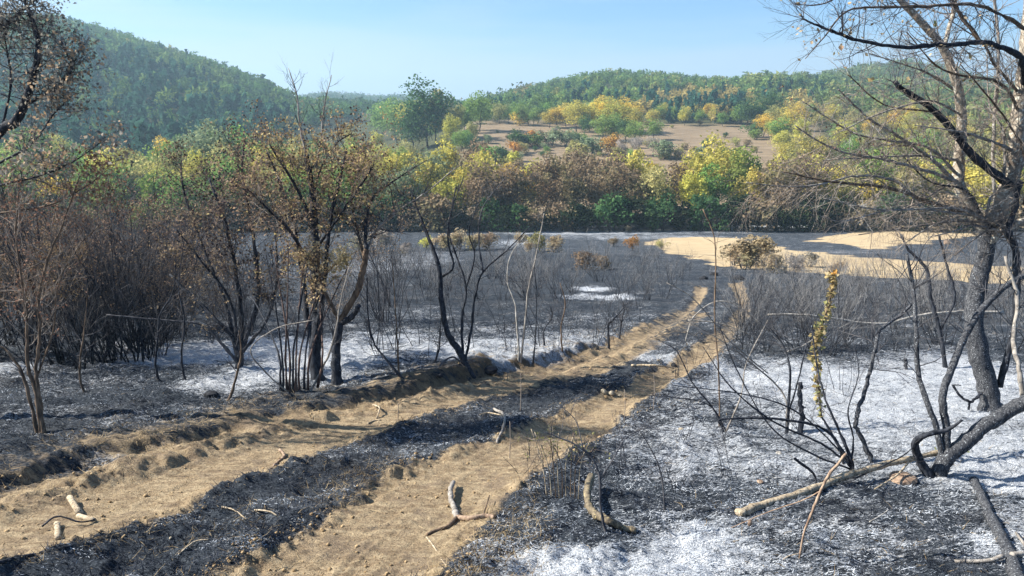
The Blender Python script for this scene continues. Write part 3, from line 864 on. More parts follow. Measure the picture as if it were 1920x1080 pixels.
def belt():
    rng = random.Random(21)
    rows = {}
    def spec_at(px, row):
        r = rng.random()
        if px < 140: c = [('green', .35), ('olive', .25), ('deep', .2), ('yellow', .1), ('ygreen', .1)]
        elif px < 420: c = [('lime', .15), ('green', .3), ('ygreen', .35), ('olive', .2)]
        elif px < 640: c = [('willow', .15), ('green', .35), ('ygreen', .3), ('olive', .2)]
        elif px < 880: c = [('ygreen', .55), ('green', .22), ('willow', .18), ('yellow', .05)]
        elif px < 1265: c = [('russet', .52), ('olive', .20), ('yellow', .08), ('ygreen', .20)]
        elif px < 1420: c = [('ygreen', .45), ('green', .2), ('lime', .2), ('yellow', .15)]
        elif px < 1640: c = [('olive', .3), ('ygreen', .4), ('lime', .15), ('russet', .15)]
        else: c = [('green', .2), ('yellow', .22), ('olive', .25), ('ygreen', .25), ('deep', .08)]
        s = 0
        for k, w in c:
            s += w
            if r < s: return k
        return c[0][0]
    for row, (yy, sp, h0, h1) in enumerate([(121, 4.3, 8.5, 10.5), (129, 5.0, 10, 12.5), (138, 5.6, 10, 12.5)]):
        x = -yy * .86
        while x < yy * .86:
            px = 960 + F * x / (yy * CT + 3)
            s = spec_at(px, row)
            y = yy + rng.uniform(-2.5, 2.5)
            hm = 1.0
            if px < 620: hm = 1.12
            elif px < 880: hm = 1.2
            else: hm = 1.2
            if s == 'yellow' or s == 'orange': hm *= .85
            kind = rng.choice(['broad', 'broad', 'tall', 'tall']) if s != 'russet' else rng.choice(['broad', 'thin', 'tall'])
            e = far_tree(kind, s, x + rng.uniform(-1, 1), y, rng.uniform(h0, h1) * hm * (.95 if px > 1400 else 1), 1.0, 'trees of the valley belt behind the burnt field')
            rows.setdefault((row, s), []).append((px, e))
            x += sp * rng.uniform(.75, 1.25)
    for (row, s), it in rows.items():
        where = ['front row of valley tree belt', 'middle row of valley tree belt', 'back row of valley tree belt'][row]
        label_row(it, COLN[s] + ' tree, ' + where + ', {}')
    # undergrowth at the belt foot, its shade mostly put into dark foliage colour
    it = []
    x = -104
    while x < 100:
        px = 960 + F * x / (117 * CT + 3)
        s = rng.choice(['shade_green', 'shade_green', 'deep', 'shade_green', 'russet', 'shade_green', 'shade_green', 'deep']) if px < 1500 else rng.choice(['deep', 'tan', 'shade_green'])
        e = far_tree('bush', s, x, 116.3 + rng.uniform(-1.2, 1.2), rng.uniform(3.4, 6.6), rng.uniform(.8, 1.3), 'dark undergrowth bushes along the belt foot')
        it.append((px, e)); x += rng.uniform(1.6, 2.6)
    label_row(it, 'shade-toned bush at the foot of the valley trees, {}')
belt()

def authored_far():
    G0 = lambda px, py: hit(px, py, base_z)
    # px, base py, height in px, kind, spec, width multiplier
    L = [
     (745, 268, 56, 'broad', 'green', 1.2), (715, 262, 48, 'broad', 'green', 1.1), (800, 280, 92, 'broad', 'deep', 1.0), (820, 272, 82, 'tall', 'olive', 1.1),
     (775, 262, 56, 'broad', 'ygreen', 1.0), (775, 285, 60, 'broad', 'deep', 1.1), (856, 262, 52, 'tall', 'olive', 1.1), (872, 252, 48, 'tall', 'green', 1.0),
     (900, 247, 50, 'broad', 'green', 1.05), (878, 246, 40, 'tall', 'green', .9), (845, 282, 52, 'tall', 'ygreen', 1.1), (865, 284, 36, 'broad', 'green', 1),
     (885, 262, 18, 'bush', 'olive', 1.1), (868, 288, 34, 'broad', 'green', 1.1), (886, 290, 26, 'broad', 'deep', 1.1),
     (915, 305, 24, 'bush', 'green', 1.1), (945, 308, 26, 'bush', 'deep', 1.1), (930, 306, 24, 'bush', 'green', 1.1), (960, 312, 24, 'bush', 'ygreen', 1),
     (975, 235, 22, 'bush', 'yellow', 1), (1008, 232, 26, 'broad', 'deep', 1.2), (990, 234, 18, 'bush', 'lime', 1.0), (1030, 240, 26, 'broad', 'ygreen', 1.2),
     (1045, 240, 34, 'broad', 'yellow', 1.2), (1062, 238, 30, 'broad', 'ygreen', 1.2), (1070, 232, 24, 'bush', 'olive', 1.2), (1082, 248, 40, 'broad', 'ygreen', 1.2),
     (1105, 246, 44, 'broad', 'ygreen', 1.2), (1130, 246, 44, 'broad', 'yellow', 1.1), (1150, 250, 46, 'broad', 'ygreen', 1.2), (1175, 248, 46, 'broad', 'yellow', 1.1),
     (1186, 252, 38, 'broad', 'ygreen', 1.0), (1098, 255, 28, 'broad', 'deep', 1.2), (1128, 266, 34, 'broad', 'green', 1.2), (1150, 264, 36, 'broad', 'green', 1.2), (1170, 268, 32, 'broad', 'deep', 1.2),
     (1188, 270, 34, 'broad', 'green', 1.1), (1226, 262, 28, 'broad', 'green', 1.2), (975, 276, 24, 'bush', 'deep', 1.3), (1000, 272, 22, 'bush', 'orange', 1.2), (1012, 270, 20, 'bush', 'tan', 1.1),
     (1035, 274, 26, 'bush', 'willow', 1.2), (1060, 276, 24, 'bush', 'willow', 1.3), (1085, 274, 20, 'bush', 'green', 1.2), (965, 290, 20, 'bush', 'orange', 1.1), (1110, 290, 26, 'bush', 'willow', 1.3),
     (1145, 292, 30, 'bush', 'orange', 1.0), (1165, 296, 30, 'thin', 'greyb', 1.2), (1195, 292, 28, 'thin', 'greyb', 1.2), (1225, 294, 30, 'thin', 'greyb', 1.4), (1245, 298, 26, 'bush', 'willow', 1.3), (1090, 300, 26, 'bush', 'olive', 1.3),
     (1270, 296, 16, 'bush', 'olive', 1.2), (1300, 292, 14, 'bush', 'tan', 1.2), (1350, 290, 12, 'bush', 'olive', 1.2), (1312, 236, 9, 'bush', 'russet', 1.0), (1360, 258, 8, 'bush', 'deep', 1.0),
     (1400, 238, 34, 'broad', 'deep', 1.3), (1425, 238, 36, 'broad', 'deep', 1.3), (1440, 236, 42, 'broad', 'deep', 1.2), (1415, 262, 16, 'bush', 'green', 1.3), (1430, 258, 30, 'broad', 'yellow', 1.2), (1412, 258, 22, 'bush', 'deep', 1.1),
     (1390, 234, 26, 'broad', 'green', 1.2), (1370, 230, 20, 'broad', 'ygreen', 1.2), (1480, 262, 44, 'broad', 'ygreen', 1.3), (1460, 270, 36, 'broad', 'green', 1.2),
     (1030, 216, 14, 'bush', 'yellow', 1.2), (1330, 222, 22, 'broad', 'yellow', 1.3), (1300, 222, 20, 'broad', 'ygreen', 1.3), (1270, 222, 20, 'broad', 'yellow', 1.3), (1245, 222, 20, 'broad', 'ygreen', 1.2),
     (1350, 224, 22, 'broad', 'yellow', 1.3), (1212, 240, 12, 'bush', 'russet', 1.1), (1400, 275, 12, 'bush', 'tan', 1.2), (1340, 262, 6, 'bush', 'olive', 1.2), (1260, 240, 5, 'bush', 'olive', 1.2),
     # left side, nearer
     (110, 380, 80, 'broad', 'orange', 1.1), (140, 400, 70, 'broad', 'yellow', .9), (30, 370, 100, 'broad', 'olive', 1.1), (70, 360, 110, 'broad', 'green', 1.1), (205, 435, 110, 'broad', 'lime', 1.0),
     (250, 430, 120, 'broad', 'deep', 1.1), (300, 432, 118, 'tall', 'lime', 1.3), (175, 428, 70, 'broad', 'lime', 1.1), (230, 385, 95, 'broad', 'green', 1.1), (300, 380, 90, 'broad', 'ygreen', 1.0),
     (270, 445, 70, 'broad', 'lime', 1.0), (345, 440, 120, 'broad', 'green', 1.1), (-30, 380, 100, 'broad', 'yellow', 1.1),
     (400, 390, 150, 'broad', 'willow', 1.15), (370, 380, 130, 'broad', 'willow', 1.1), (320, 350, 100, 'tall', 'yellow', 1.0), (445, 380, 130, 'broad', 'green', 1.1), (520, 400, 140, 'broad', 'green', 1.1), (480, 400, 130, 'broad', 'ygreen', 1.0),
    ]
    rows = {}
    for (px, py, hp, kind, spec, wm) in L:
        p, t = G0(px, py)
        side = 'left of the charred trees' if px < 560 else ('on the brown meadow slope' if px > 880 else 'beyond the valley belt')
        e = far_tree(kind, spec, p[0], p[1], hp / F * t * (1.38 if px > 560 else 1.0), wm * (1.12 if px > 560 and kind != 'tall' else 1.0), 'trees and bushes standing ' + side)
        rows.setdefault((side, kind == 'bush', spec), []).append((px, e))
    for (side, b, s), it in rows.items():
        label_row(it, COLN[s] + (' bush ' if b else ' tree ') + side + ', {} of these')
    rngm = random.Random(31); it = {}
    for i in range(70):
        py = rngm.uniform(262, 304) if i < 48 else rngm.uniform(240, 262); px = rngm.uniform(890, 1440)
        if 1230 < px and py < 262: continue
        p, t = G0(px, py); sp = rngm.choice(['willow', 'olive', 'greyb', 'tan', 'deep', 'green', 'olive'])
        e = far_tree('bush', sp, p[0], p[1], rngm.uniform(1.6, 4.2) * (1 if i < 48 else .5), rngm.uniform(1.0, 1.4), 'scattered bushes on the brown meadow slope')
        it.setdefault(sp, []).append((px, e))
    for sp, l in it.items(): label_row(l, 'small ' + COLN[sp] + ' bush scattered on the brown meadow slope, {}')
    # mid-distance hillside fringe, random
    rng = random.Random(8)
    rows = {}
    for i in range(190):
        if i < 125: px = rng.uniform(1440, 1960); y = rng.uniform(150, 330); specs = ['ygreen', 'olive', 'olive', 'ygreen', 'yellow', 'olive', 'ygreen', 'green']; side = 'right-hand'
        elif i < 170: px = rng.uniform(-60, 680); y = rng.uniform(150, 262); specs = ['green', 'ygreen', 'deep', 'willow', 'olive', 'green']; side = 'left-hand'
        else: px = rng.uniform(620, 900); y = rng.uniform(150, 300); specs = ['green', 'ygreen', 'olive']; side = 'central'
        x = (px - 960) / F * (y * CT + 2)
        s = rng.choice(specs)
        e = far_tree(rng.choice(['broad', 'broad', 'tall']), s, x, y, rng.uniform(7, 10), 1.15, 'trees on the ' + side + ' slope behind the belt')
        rows.setdefault((side, s), []).append((px, e))
    for (side, s), it in rows.items():
        label_row(it, COLN[s] + ' tree, ' + side + ' slope behind the belt, {}')
authored_far()
for i in range(24):    # fringe where meadow meets the right hill wood
    px = 880 + i * 24 + _rt.uniform(-8, 8); y = 305 + _rt.uniform(-8, 14)
    s = _rt.choice(['green', 'ygreen', 'green', 'olive'])
    e = far_tree('broad', s, (px - 960) / F * (y * CT), y, _rt.uniform(6, 9), 1.2, 'trees fringing the meadow top')
    e['label'] = COLN[s] + ' tree at the top edge of the brown meadow, ' + ordw(i) + ' from left'

# ------------------------------------------------------------------ foreground plants
def woody(name, label, cat, base_px, limbs, group=None, seed=0):
    rng = np.random.default_rng(seed)
    b, t0 = G(*base_px)
    root = empty(name, b, label, cat, group)
    tw = {}; lv = {}
    for L in limbs:
        pts = np.array([P(x, y, t0 + d) for x, y, d in L['p']])
        if L.get('root'): pts[0] = pts[0] + np.array([0, 0, -0.06])
        sp = spline(pts, L.get('sub', 6)); n = len(sp)
        w = np.linspace(L['w'][0], L['w'][1], n) / F * t0 * .5
        big = L['w'][0] > 12
        jit = rng.normal(size=(n, 3)) * w[:, None] * (.07 if big else .2); jit[0] = 0
        w = w * (1 + (.045 if big else .11) * rng.normal(size=n))
        if L.get('root'): w[:2] *= 1.25
        tb = Tubes(); tb.add(sp + jit, np.abs(w), 10 if L['w'][0] > 14 else (7 if L['w'][0] > 6 else 5))
        tb.obj(L.get('n', 'limb'), M[L.get('m', 'char')], root, b)
        if 'tw' in L:
            cnt, ln, lev = L['tw'][:3]
            key = L.get('tm', 'twig')
            if key not in tw: tw[key] = Tubes()
            s0 = L.get('t0', .3); tips = []
            for _ in range(cnt):
                u = rng.uniform(s0, 1) ** .9 * (n - 1); k = min(int(u), n - 2)
                q = sp[k] + (sp[k + 1] - sp[k]) * (u - k)
                d0 = sp[k + 1] - sp[k]; d0 /= np.linalg.norm(d0) + 1e-9
                d = d0 * .55 + rvec(rng) * .9 + np.array(L.get('bias', (0, 0, .15))); d /= np.linalg.norm(d)
                grow(tw[key], rng, q, d, ln * rng.uniform(.5, 1.15), min(max(w[k] * .38, .0020), .0055), lev, tips, up=L.get('up', .12), wander=L.get('wan', .32),
                     kids=L.get('kids', (2, 4)), spread=.85, sides=4, segs=L.get('segs', 5))
            for (lk, size, per, frac, spr) in L.get('lv', []):
                tp = np.array(tips); tp = tp[rng.uniform(size=len(tp)) < frac]
                if len(tp): lv.setdefault((lk, size, per, spr), []).append(tp)
    for k, tb in tw.items():
        tag(tb.obj('twigs', M[k], root, b), None, None, None, 'stuff')
    for (lk, size, per, spr), tps in lv.items():
        me = leaves_mesh('leaves', np.concatenate(tps), rng, size, per, spr, b, .35)
        tag(link('leaves', me, M[lk], root), None, None, None, 'stuff')
    return root, b, t0

def limb(p, w, **k):
    d = dict(p=[(q[0], q[1], q[2] if len(q) > 2 else 0) for q in p], w=w); d.update(k); return d

# --- tall bare tree at the right edge
R1, R1b, R1t = woody('bare_tree', 'tall charred lichen-barked tree rising through the right edge, ash-flecked trunk', 'tree', (1862, 768), [
    limb([(1864, 772), (1846, 700), (1826, 625), (1831, 545, .05), (1847, 480, .1), (1850, 418, .1)], (38, 28), m='charspeck', n='trunk', root=1, tw=(14, .5, 1), t0=.5),
    limb([(1850, 432, .1), (1818, 388, .05), (1797, 340, 0), (1800, 285), (1803, 225, -.1), (1795, 160, -.2), (1768, 92, -.3), (1735, 50, -.4), (1690, 2, -.5), (1650, -50, -.6)], (24, 9.6), m='lichen', tw=(52, .62, 2), tm='twigb', t0=.1),
    limb([(1768, 92, -.3), (1780, 50, -.2), (1790, 10, -.2), (1800, -40, -.2)], (9.6, 5.6), m='lichen', tw=(16, .5, 2), tm='twigb'),
    limb([(1856, 425, .1), (1902, 365, .1), (1880, 336, 0), (1825, 292, -.2), (1782, 240, -.4), (1742, 200, -.5), (1690, 166, -.6), (1676, 152, -.6)], (19.2, 7.2), m='char', tw=(26, .5, 2), t0=.3),
    limb([(1858, 425, .1), (1876, 388, .1), (1897, 330, .1), (1906, 270), (1912, 200), (1919, 140), (1927, 60), (1935, -40)], (34.9, 19.4), m='lichen', tw=(46, .6, 2), tm='twigb', t0=.05, bias=(-.5, 0, .2)),
    limb([(1797, 347, 0), (1780, 330, -.1), (1750, 300, -.3), (1720, 280, -.4), (1680, 252, -.6), (1640, 230, -.8), (1600, 195, -.9), (1572, 168, -1)], (8, 2.4), m='grey', tw=(30, .5, 2), tm='twigb', t0=.15),
    limb([(1800, 342, 0), (1740, 322, -.3), (1700, 310, -.5), (1647, 297, -.7), (1585, 287, -.9), (1530, 262, -1.1), (1490, 235, -1.2)], (7.2, 2), m='grey', tw=(40, .5, 2), tm='twigb', t0=.15, lv=[('l_rust', .035, 1, .05, .02)]),
    limb([(1822, 398, 0), (1772, 388, -.3), (1735, 377, -.4), (1700, 362, -.6), (1647, 349, -.8), (1600, 345, -1), (1540, 338, -1.2), (1470, 322, -1.4)], (10.4, 2), m='brown', tw=(48, .55, 2), tm='twigb', t0=.1, up=-.1),
    limb([(1707, 362, -.6), (1680, 340, -.7), (1642, 331, -.9), (1597, 331, -1), (1540, 345, -1.2), (1480, 350, -1.4), (1400, 342, -1.6)], (5.6, 1.3), m='grey', tw=(34, .5, 2), tm='twigb', t0=.15, up=-.25, bias=(-.4, 0, -.3)),
    limb([(1836, 405, 0), (1790, 400, -.4), (1720, 392, -.7), (1650, 398, -1), (1580, 415, -1.3), (1530, 402, -1.4)], (4.8, 1.2), m='grey', tw=(26, .45, 2), tm='twigb', t0=.1, up=-.1),
    limb([(1922, 160, 0), (1915, 110, -.5), (1880, 90, -.8), (1840, 80, -1), (1770, 84, -1.2), (1690, 88, -1.4), (1620, 78, -1.6), (1560, 58, -1.8), (1515, 40, -1.9), (1500, 29, -1.9)], (12, 1.6), m='char', tw=(60, .42, 2), t0=.15, lv=[('l_pale', .04, 1, .05, .02)]),
    limb([(1840, 80, -1), (1808, 38, -1), (1784, 0, -1), (1770, -40, -1)], (7.2, 4.8), m='brown', tw=(16, .4, 2), t0=.1),
    limb([(1868, 400, .4), (1862, 300, .3), (1866, 200, .3), (1872, 120, .2), (1869, 40, .2), (1862, -30, .2)], (7.2, 4.8), m='grey', tw=(22, .5, 2), tm='twigb', t0=.1),
    limb([(1874, 725, 0), (1893, 650, -.1), (1906, 560, -.15), (1906, 480, -.2), (1894, 430, -.2), (1915, 340, -.3)], (12, 10.4), m='char', tw=(12, .4, 1)),
    limb([(1920, 385, 0), (1930, 330, -.1), (1912, 268, -.3), (1880, 215, -.5), (1835, 160, -.8), (1800, 120, -1)], (6.4, 1.6), m='brown', tw=(26, .45, 2), tm='twigb', t0=.1),
    limb([(1845, 470, .1), (1870, 440, 0), (1905, 420, -.1), (1960, 400, -.2)], (14.4, 11.2), m='lichen', tw=(24, .4, 2), tm='twigb', t0=.05),
    limb([(1850, 430, .1), (1800, 412, -.2), (1760, 418, -.4), (1720, 440, -.5), (1680, 470, -.6)], (4.8, 1.6), m='grey', tw=(26, .4, 2), tm='twigb', t0=.0),
    limb([(1930, 60, -.4), (1880, 28, -.8), (1820, 8, -1.1), (1740, 12, -1.4), (1660, 14, -1.6), (1590, 20, -1.8), (1545, 70, -1.9), (1510, 110, -2)], (7.2, 1.2), m='brown', tw=(54, .4, 2), tm='twig', t0=.1, up=-.1, lv=[('l_pale', .04, 1, .04, .02)]),
    limb([(1800, -30, -.8), (1700, -20, -1.2), (1600, -15, -1.6), (1540, 8, -1.8), (1490, 8, -1.9)], (4.8, 1.2), m='brown', tw=(30, .4, 2), tm='twig', t0=.1, up=-.2),
    limb([(1803, 215, -.1), (1750, 190, -.5), (1690, 200, -.8), (1620, 225, -1.1), (1550, 260, -1.4)], (4.8, 1.2), m='grey', tw=(32, .45, 2), tm='twigb', t0=.1),
] + [limb([(x0, y0, 0), (x0 + (x1 - x0) * .25 + j, y0 + (y1 - y0) * .33 - 8, d * .3), (x0 + (x1 - x0) * .6 - j, y0 + (y1 - y0) * .6 + j * .6, d * .65), (x1, y1, d)], (w, 1.6), m=mk, tw=(tn, .5, 2), tm='twigb' if k % 3 else 'twigg', t0=.08, up=.02)
    for k, (x0, y0, x1, y1, d, w, mk, tn, j) in enumerate([
    (1798, 330, 1505, 190, -1.2, 7, 'grey', 34, 12), (1802, 300, 1545, 300, -1.0, 6, 'grey', 34, -10), (1800, 262, 1590, 140, -.8, 6, 'brown', 30, 14), (1796, 172, 1630, 100, -.6, 6, 'grey', 26, -8),
    (1912, 215, 1700, 60, -1.0, 7, 'brown', 34, 16), (1906, 285, 1715, 235, -.9, 7, 'grey', 32, -12), (1850, 412, 1545, 372, -1.5, 6, 'grey', 36, 10), (1850, 416, 1610, 440, -.8, 5, 'twigb', 30, -10),
    (1882, 340, 1850, 90, .2, 7, 'grey', 26, 8), (1916, 180, 1770, 30, -.5, 6, 'brown', 28, -14), (1862, 420, 1965, 240, .2, 8, 'lichen', 24, 10), (1840, 402, 1690, 290, -.4, 6, 'char', 28, 8),
    (1848, 422, 1905, 300, .3, 6, 'grey', 26, -6), (1795, 335, 1655, 415, -.6, 4, 'twigb', 26, 6), (1855, 425, 1790, 480, -.3, 4, 'twigb', 24, 6), (1852, 430, 1935, 470, -.3, 5, 'twigb', 30, 6), (1850, 425, 1740, 445, -.4, 4, 'twigg', 30, -6)])
], seed=1)
for i, (px, py, dd, mk) in enumerate([(1755, 38, -1, 'l_olive'), (1568, 92, -1.6, 'l_gold'), (1802, 30, -.9, 'l_pale'), (1834, 25, -.9, 'l_pale'), (1817, 100, -.9, 'l_gold'), (1720, 22, -.8, 'l_pale'),
                                      (1530, 72, -1.7, 'l_pale'), (1578, 82, -1.6, 'l_pale'), (1808, 140, -.3, 'l_olive'), (1825, 150, -.3, 'l_olive'), (1872, 62, -.4, 'l_pale'), (1490, 5, -1.8, 'l_pale'), (1704, 152, -.6, 'l_gold'), (1628, 145, -.9, 'l_gold')]):
    q = P(px, py, R1t + dd)
    me = leaves_mesh('leaf', [q], np.random.default_rng(300 + i), .062, 2, .012, R1b, 1.4)
    link('leaf', me, M[mk], R1)

woody('leaning_tree', 'thick ash-flecked charred tree leaning to the lower right edge with upright shoots', 'tree', (1755, 893), [
    limb([(1754, 900), (1772, 862), (1808, 832), (1850, 797), (1900, 766), (1960, 735, -.1), (2050, 680, -.2)], (30, 24), m='charspeck', n='trunk', root=1),
    limb([(1768, 862), (1757, 805), (1741, 760), (1722, 700, .1), (1718, 620, .1), (1712, 540, .2), (1700, 475, .2)], (13, 6), m='charspeck', tw=(16, .4, 1), t0=.4),
    limb([(1776, 852), (1773, 790), (1767, 742), (1788, 682, .1), (1815, 620, .2), (1850, 570, .3), (1892, 532, .4), (1925, 515, .5)], (15, 11), m='charspeck', tw=(10, .4, 1), t0=.5),
    limb([(1748, 900), (1724, 862), (1716, 830, -.1), (1738, 815, -.2), (1775, 806, -.2), (1804, 788, -.3)], (19, 4), m='char'),
    limb([(1920, 760), (1912, 700), (1900, 640, .1), (1908, 560, .2), (1885, 480, .2)], (10, 6), m='grey', tw=(8, .4, 1), t0=.5),
], seed=2)
woody('charred_sapling', 'single crooked black sapling curving up from white ash, right of the vine stalk', 'sapling', (1641, 867), [
    limb([(1641, 868), (1620, 832), (1606, 800), (1610, 770), (1625, 720, .1), (1640, 660, .1), (1651, 618, .2), (1690, 590, .3), (1716, 562, .3)], (10, 5), m='charspeck', n='stem', root=1, tw=(14, .4, 1), t0=.5)], seed=3)
woody('charred_stub', 'short upright black stub in the ash between vine stalk and burnt bush', 'stub', (1500, 812), [
    limb([(1501, 814), (1503, 775), (1500, 745), (1500, 716)], (10, 8), m='char', n='stem', root=1)], seed=4)
woody('charred_stub', 'small dark stub standing alone in the white ash left of the big trunk', 'stub', (1699, 692), [
    limb([(1699, 693), (1699, 680), (1697, 672)], (7, 7), m='charspeck', n='stem', root=1)], seed=5)
woody('burnt_bush', 'burnt bush with long thin arching stems beside the pale fallen log', 'bush', (1598, 898), [
    limb([(1598, 900), (1597, 865), (1572, 805), (1548, 750), (1533, 690, .1), (1520, 600, .2)], (8, 2), n='stem', root=1, tw=(8, .35, 1)),
    limb([(1597, 870), (1550, 808), (1490, 790, -.1), (1420, 784, -.2), (1352, 787, -.3), (1350, 797, -.3)], (6, 3), n='stem', tw=(6, .3, 1)),
    limb([(1596, 872), (1540, 832), (1450, 790, -.2), (1370, 725, -.3), (1318, 650, -.4)], (5, 1.5), n='stem', tw=(10, .4, 1)),
    limb([(1598, 880), (1560, 830), (1490, 770, -.2), (1400, 740, -.4), (1260, 722, -.6)], (4, 1.5), n='stem', tw=(10, .4, 1)),
    limb([(1596, 866), (1600, 820), (1590, 770), (1610, 700, .1), (1600, 640, .2)], (4, 1.5), n='stem', tw=(10, .4, 1)),
    limb([(1595, 880), (1520, 850), (1445, 800, -.2), (1380, 690, -.3), (1345, 600, -.4)], (4, 1.5), n='stem', tw=(10, .4, 1)),
    limb([(1596, 900), (1640, 880), (1700, 850, -.1), (1720, 820, -.2)], (4, 1.5), n='stem', tw=(8, .3, 1)),
    limb([(1598, 905), (1560, 915, -.1), (1600, 930, -.2), (1640, 900, -.2)], (4, 1.5), n='stem', tw=(12, .25, 2), kids=(2, 3)),
    limb([(1490, 860, -.2), (1525, 888, -.1), (1530, 915, -.1)], (6, 4), n='stem'),
], seed=6)
woody('burnt_bush', 'slender burnt bush with tilted stems on the ash left of the short stub', 'bush', (1476, 812), [
    limb([(1476, 814), (1478, 760), (1482, 700), (1470, 650, .1), (1440, 610, .1)], (7, 2), n='stem', root=1, tw=(12, .4, 2)),
    limb([(1476, 800), (1470, 740), (1420, 690), (1370, 650, -.1), (1290, 600, -.2)], (4, 1.3), n='stem', m='grey', tw=(14, .4, 1)),
    limb([(1474, 790), (1500, 700), (1520, 620, .2), (1560, 540, .3)], (4, 1.5), n='stem', tw=(12, .4, 1)),
    limb([(1440, 700), (1370, 640, -.1), (1300, 560, -.2), (1250, 530, -.2)], (3, 1.2), n='stem', m='grey', tw=(10, .3, 1)),
], seed=7)
woody('burnt_bush', 'thin grey burnt bush spreading beside the right wheel track', 'bush', (1362, 810), [
    limb([(1362, 811), (1340, 770), (1300, 720), (1270, 660), (1240, 640)], (4, 1.5), n='stem', root=1, tw=(10, .35, 1)),
    limb([(1362, 808), (1390, 740), (1400, 680, .1), (1440, 600, .2)], (4, 1.5), n='stem', m='grey', tw=(12, .35, 1)),
    limb([(1362, 809), (1330, 760), (1260, 745), (1190, 740)], (3, 1.2), n='stem', tw=(8, .3, 1)),
], seed=8)
V_root, V_b, V_t = woody('vine_stalk', 'upright stalk wrapped in withered yellow-green vine leaves before the right thicket', 'dry plant', (1585, 868), [
    limb([(1585, 868), (1572, 835), (1552, 800), (1540, 780)], (5, 4), m='char', n='stem', root=1),
    limb([(1540, 782), (1535, 740), (1532, 690), (1528, 650), (1540, 612), (1554, 570), (1562, 530), (1561, 514)], (4.5, 3.5), m='brown', n='stem', tw=(26, .05, 1), tm='twigb', t0=.0)], seed=9)
def vine():
    rng = np.random.default_rng(10)
    sp = spline([P(x, y, V_t) for x, y in [(1540, 782), (1535, 740), (1532, 690), (1528, 650), (1540, 612), (1554, 570), (1562, 530), (1561, 514)]], 30)
    n = len(sp)
    for key, frac, rngs in (('l_gold', 170, (0.15, 1.0)), ('l_olive', 120, (0, .75)), ('l_pale', 40, (.3, 1))):
        k = rng.integers(int(n * rngs[0]), int(n * rngs[1]), frac)
        spr = np.where((k > n * .28) & (k < n * .66), 1.6, 1.0)[:, None]
        q = sp[k] + rng.normal(size=(frac, 3)) * .013 * spr
        tag(link('leaves', leaves_mesh('leaves', q, rng, .046, 1, .003, V_b, .5), M[key], V_root), None, None, None, 'stuff')
    tb = Tubes()     # curling tendrils
    for i in range(34):
        k = rng.integers(0, n - 8); a = rng.uniform(0, 6.28); pts = []
        for u in np.linspace(0, 1, 8):
            ang = a + u * rng.uniform(3, 7)
            pts.append(sp[min(k + int(u * 7), n - 1)] + np.array([math.cos(ang), math.sin(ang), 0]) * .028 * (1.3 - .4 * u))
        tb.add(np.array(pts), .0032, 4)
    tag(tb.obj('tendrils', M['l_gold'], V_root, V_b), None, None, None, 'stuff')
    q = P(1561, 512, V_t) + rng.normal(size=(12, 3)) * np.array([.02, .01, .004])
    link('leaf', leaves_mesh('leaf', q, rng, .05, 1, .002, V_b, 0), M['f_orange'], V_root)
vine()

# --- left group
LV = lambda a, b=.0, g=.0, s=.036: [x for x in [('l_brown', s, 2, a, .035), ('l_dark', s, 2, b, .035) if b else None, ('l_gold', s, 2, g, .035) if g else None] if x]
woody('charred_oak', 'charred thick multi-trunk tree with bare top twigs and scorched golden brown leaves', 'tree', (597, 712), [
    limb([(598, 716), (590, 660), (597, 600), (589, 540), (593, 480), (590, 420), (584, 350), (574, 290)], (26, 9), n='trunk', root=1, tw=(34, .5, 2), t0=.35, lv=LV(.4, .1, .45)),
    limb([(592, 665), (576, 600), (570, 540, .1), (560, 470, .2), (545, 400, .3), (520, 330, .3), (500, 285, .3)], (14, 3), n='trunk', tw=(40, .55, 2), tm='twigb', t0=.3, lv=LV(.5, .2, .2)),
    limb([(590, 640), (604, 560, -.1), (612, 480, -.2), (622, 400, -.2), (640, 330, -.3), (650, 280, -.3)], (12, 3), tw=(36, .5, 2), t0=.35, lv=LV(.4, .1, .25)),
    limb([(574, 290), (562, 235), (557, 180), (541, 128)], (5, 1.4), m='grey', tw=(12, .35, 2), t0=.2, up=.5, wan=.2, n='limb'),
    limb([(590, 330), (602, 260, .1), (608, 200, .1), (622, 140, .1)], (5, 1.4), m='grey', tw=(12, .35, 2), t0=.3, up=.5, wan=.2),
    limb([(590, 430), (560, 360, -.2), (530, 310, -.4), (505, 270, -.5)], (7, 2.5), tw=(30, .45, 2), t0=.15, lv=LV(.4, .08, .4)),
    limb([(592, 470), (640, 400, -.3), (675, 350, -.4), (700, 310, -.5)], (7, 2.5), tw=(40, .55, 2), tm='twigb', t0=.2, lv=LV(.4, .08, .3)),
    limb([(588, 500), (540, 430, -.3), (500, 390, -.5), (460, 350, -.6)], (7, 2.5), tw=(40, .55, 2), tm='twigb', t0=.2, lv=LV(.45, .25, .1)),
    limb([(585, 380), (600, 320, .2), (630, 270, .3), (660, 250, .4)], (5, 2), tw=(24, .4, 2), t0=.1, lv=LV(.5, .1, .3)),
], seed=20)
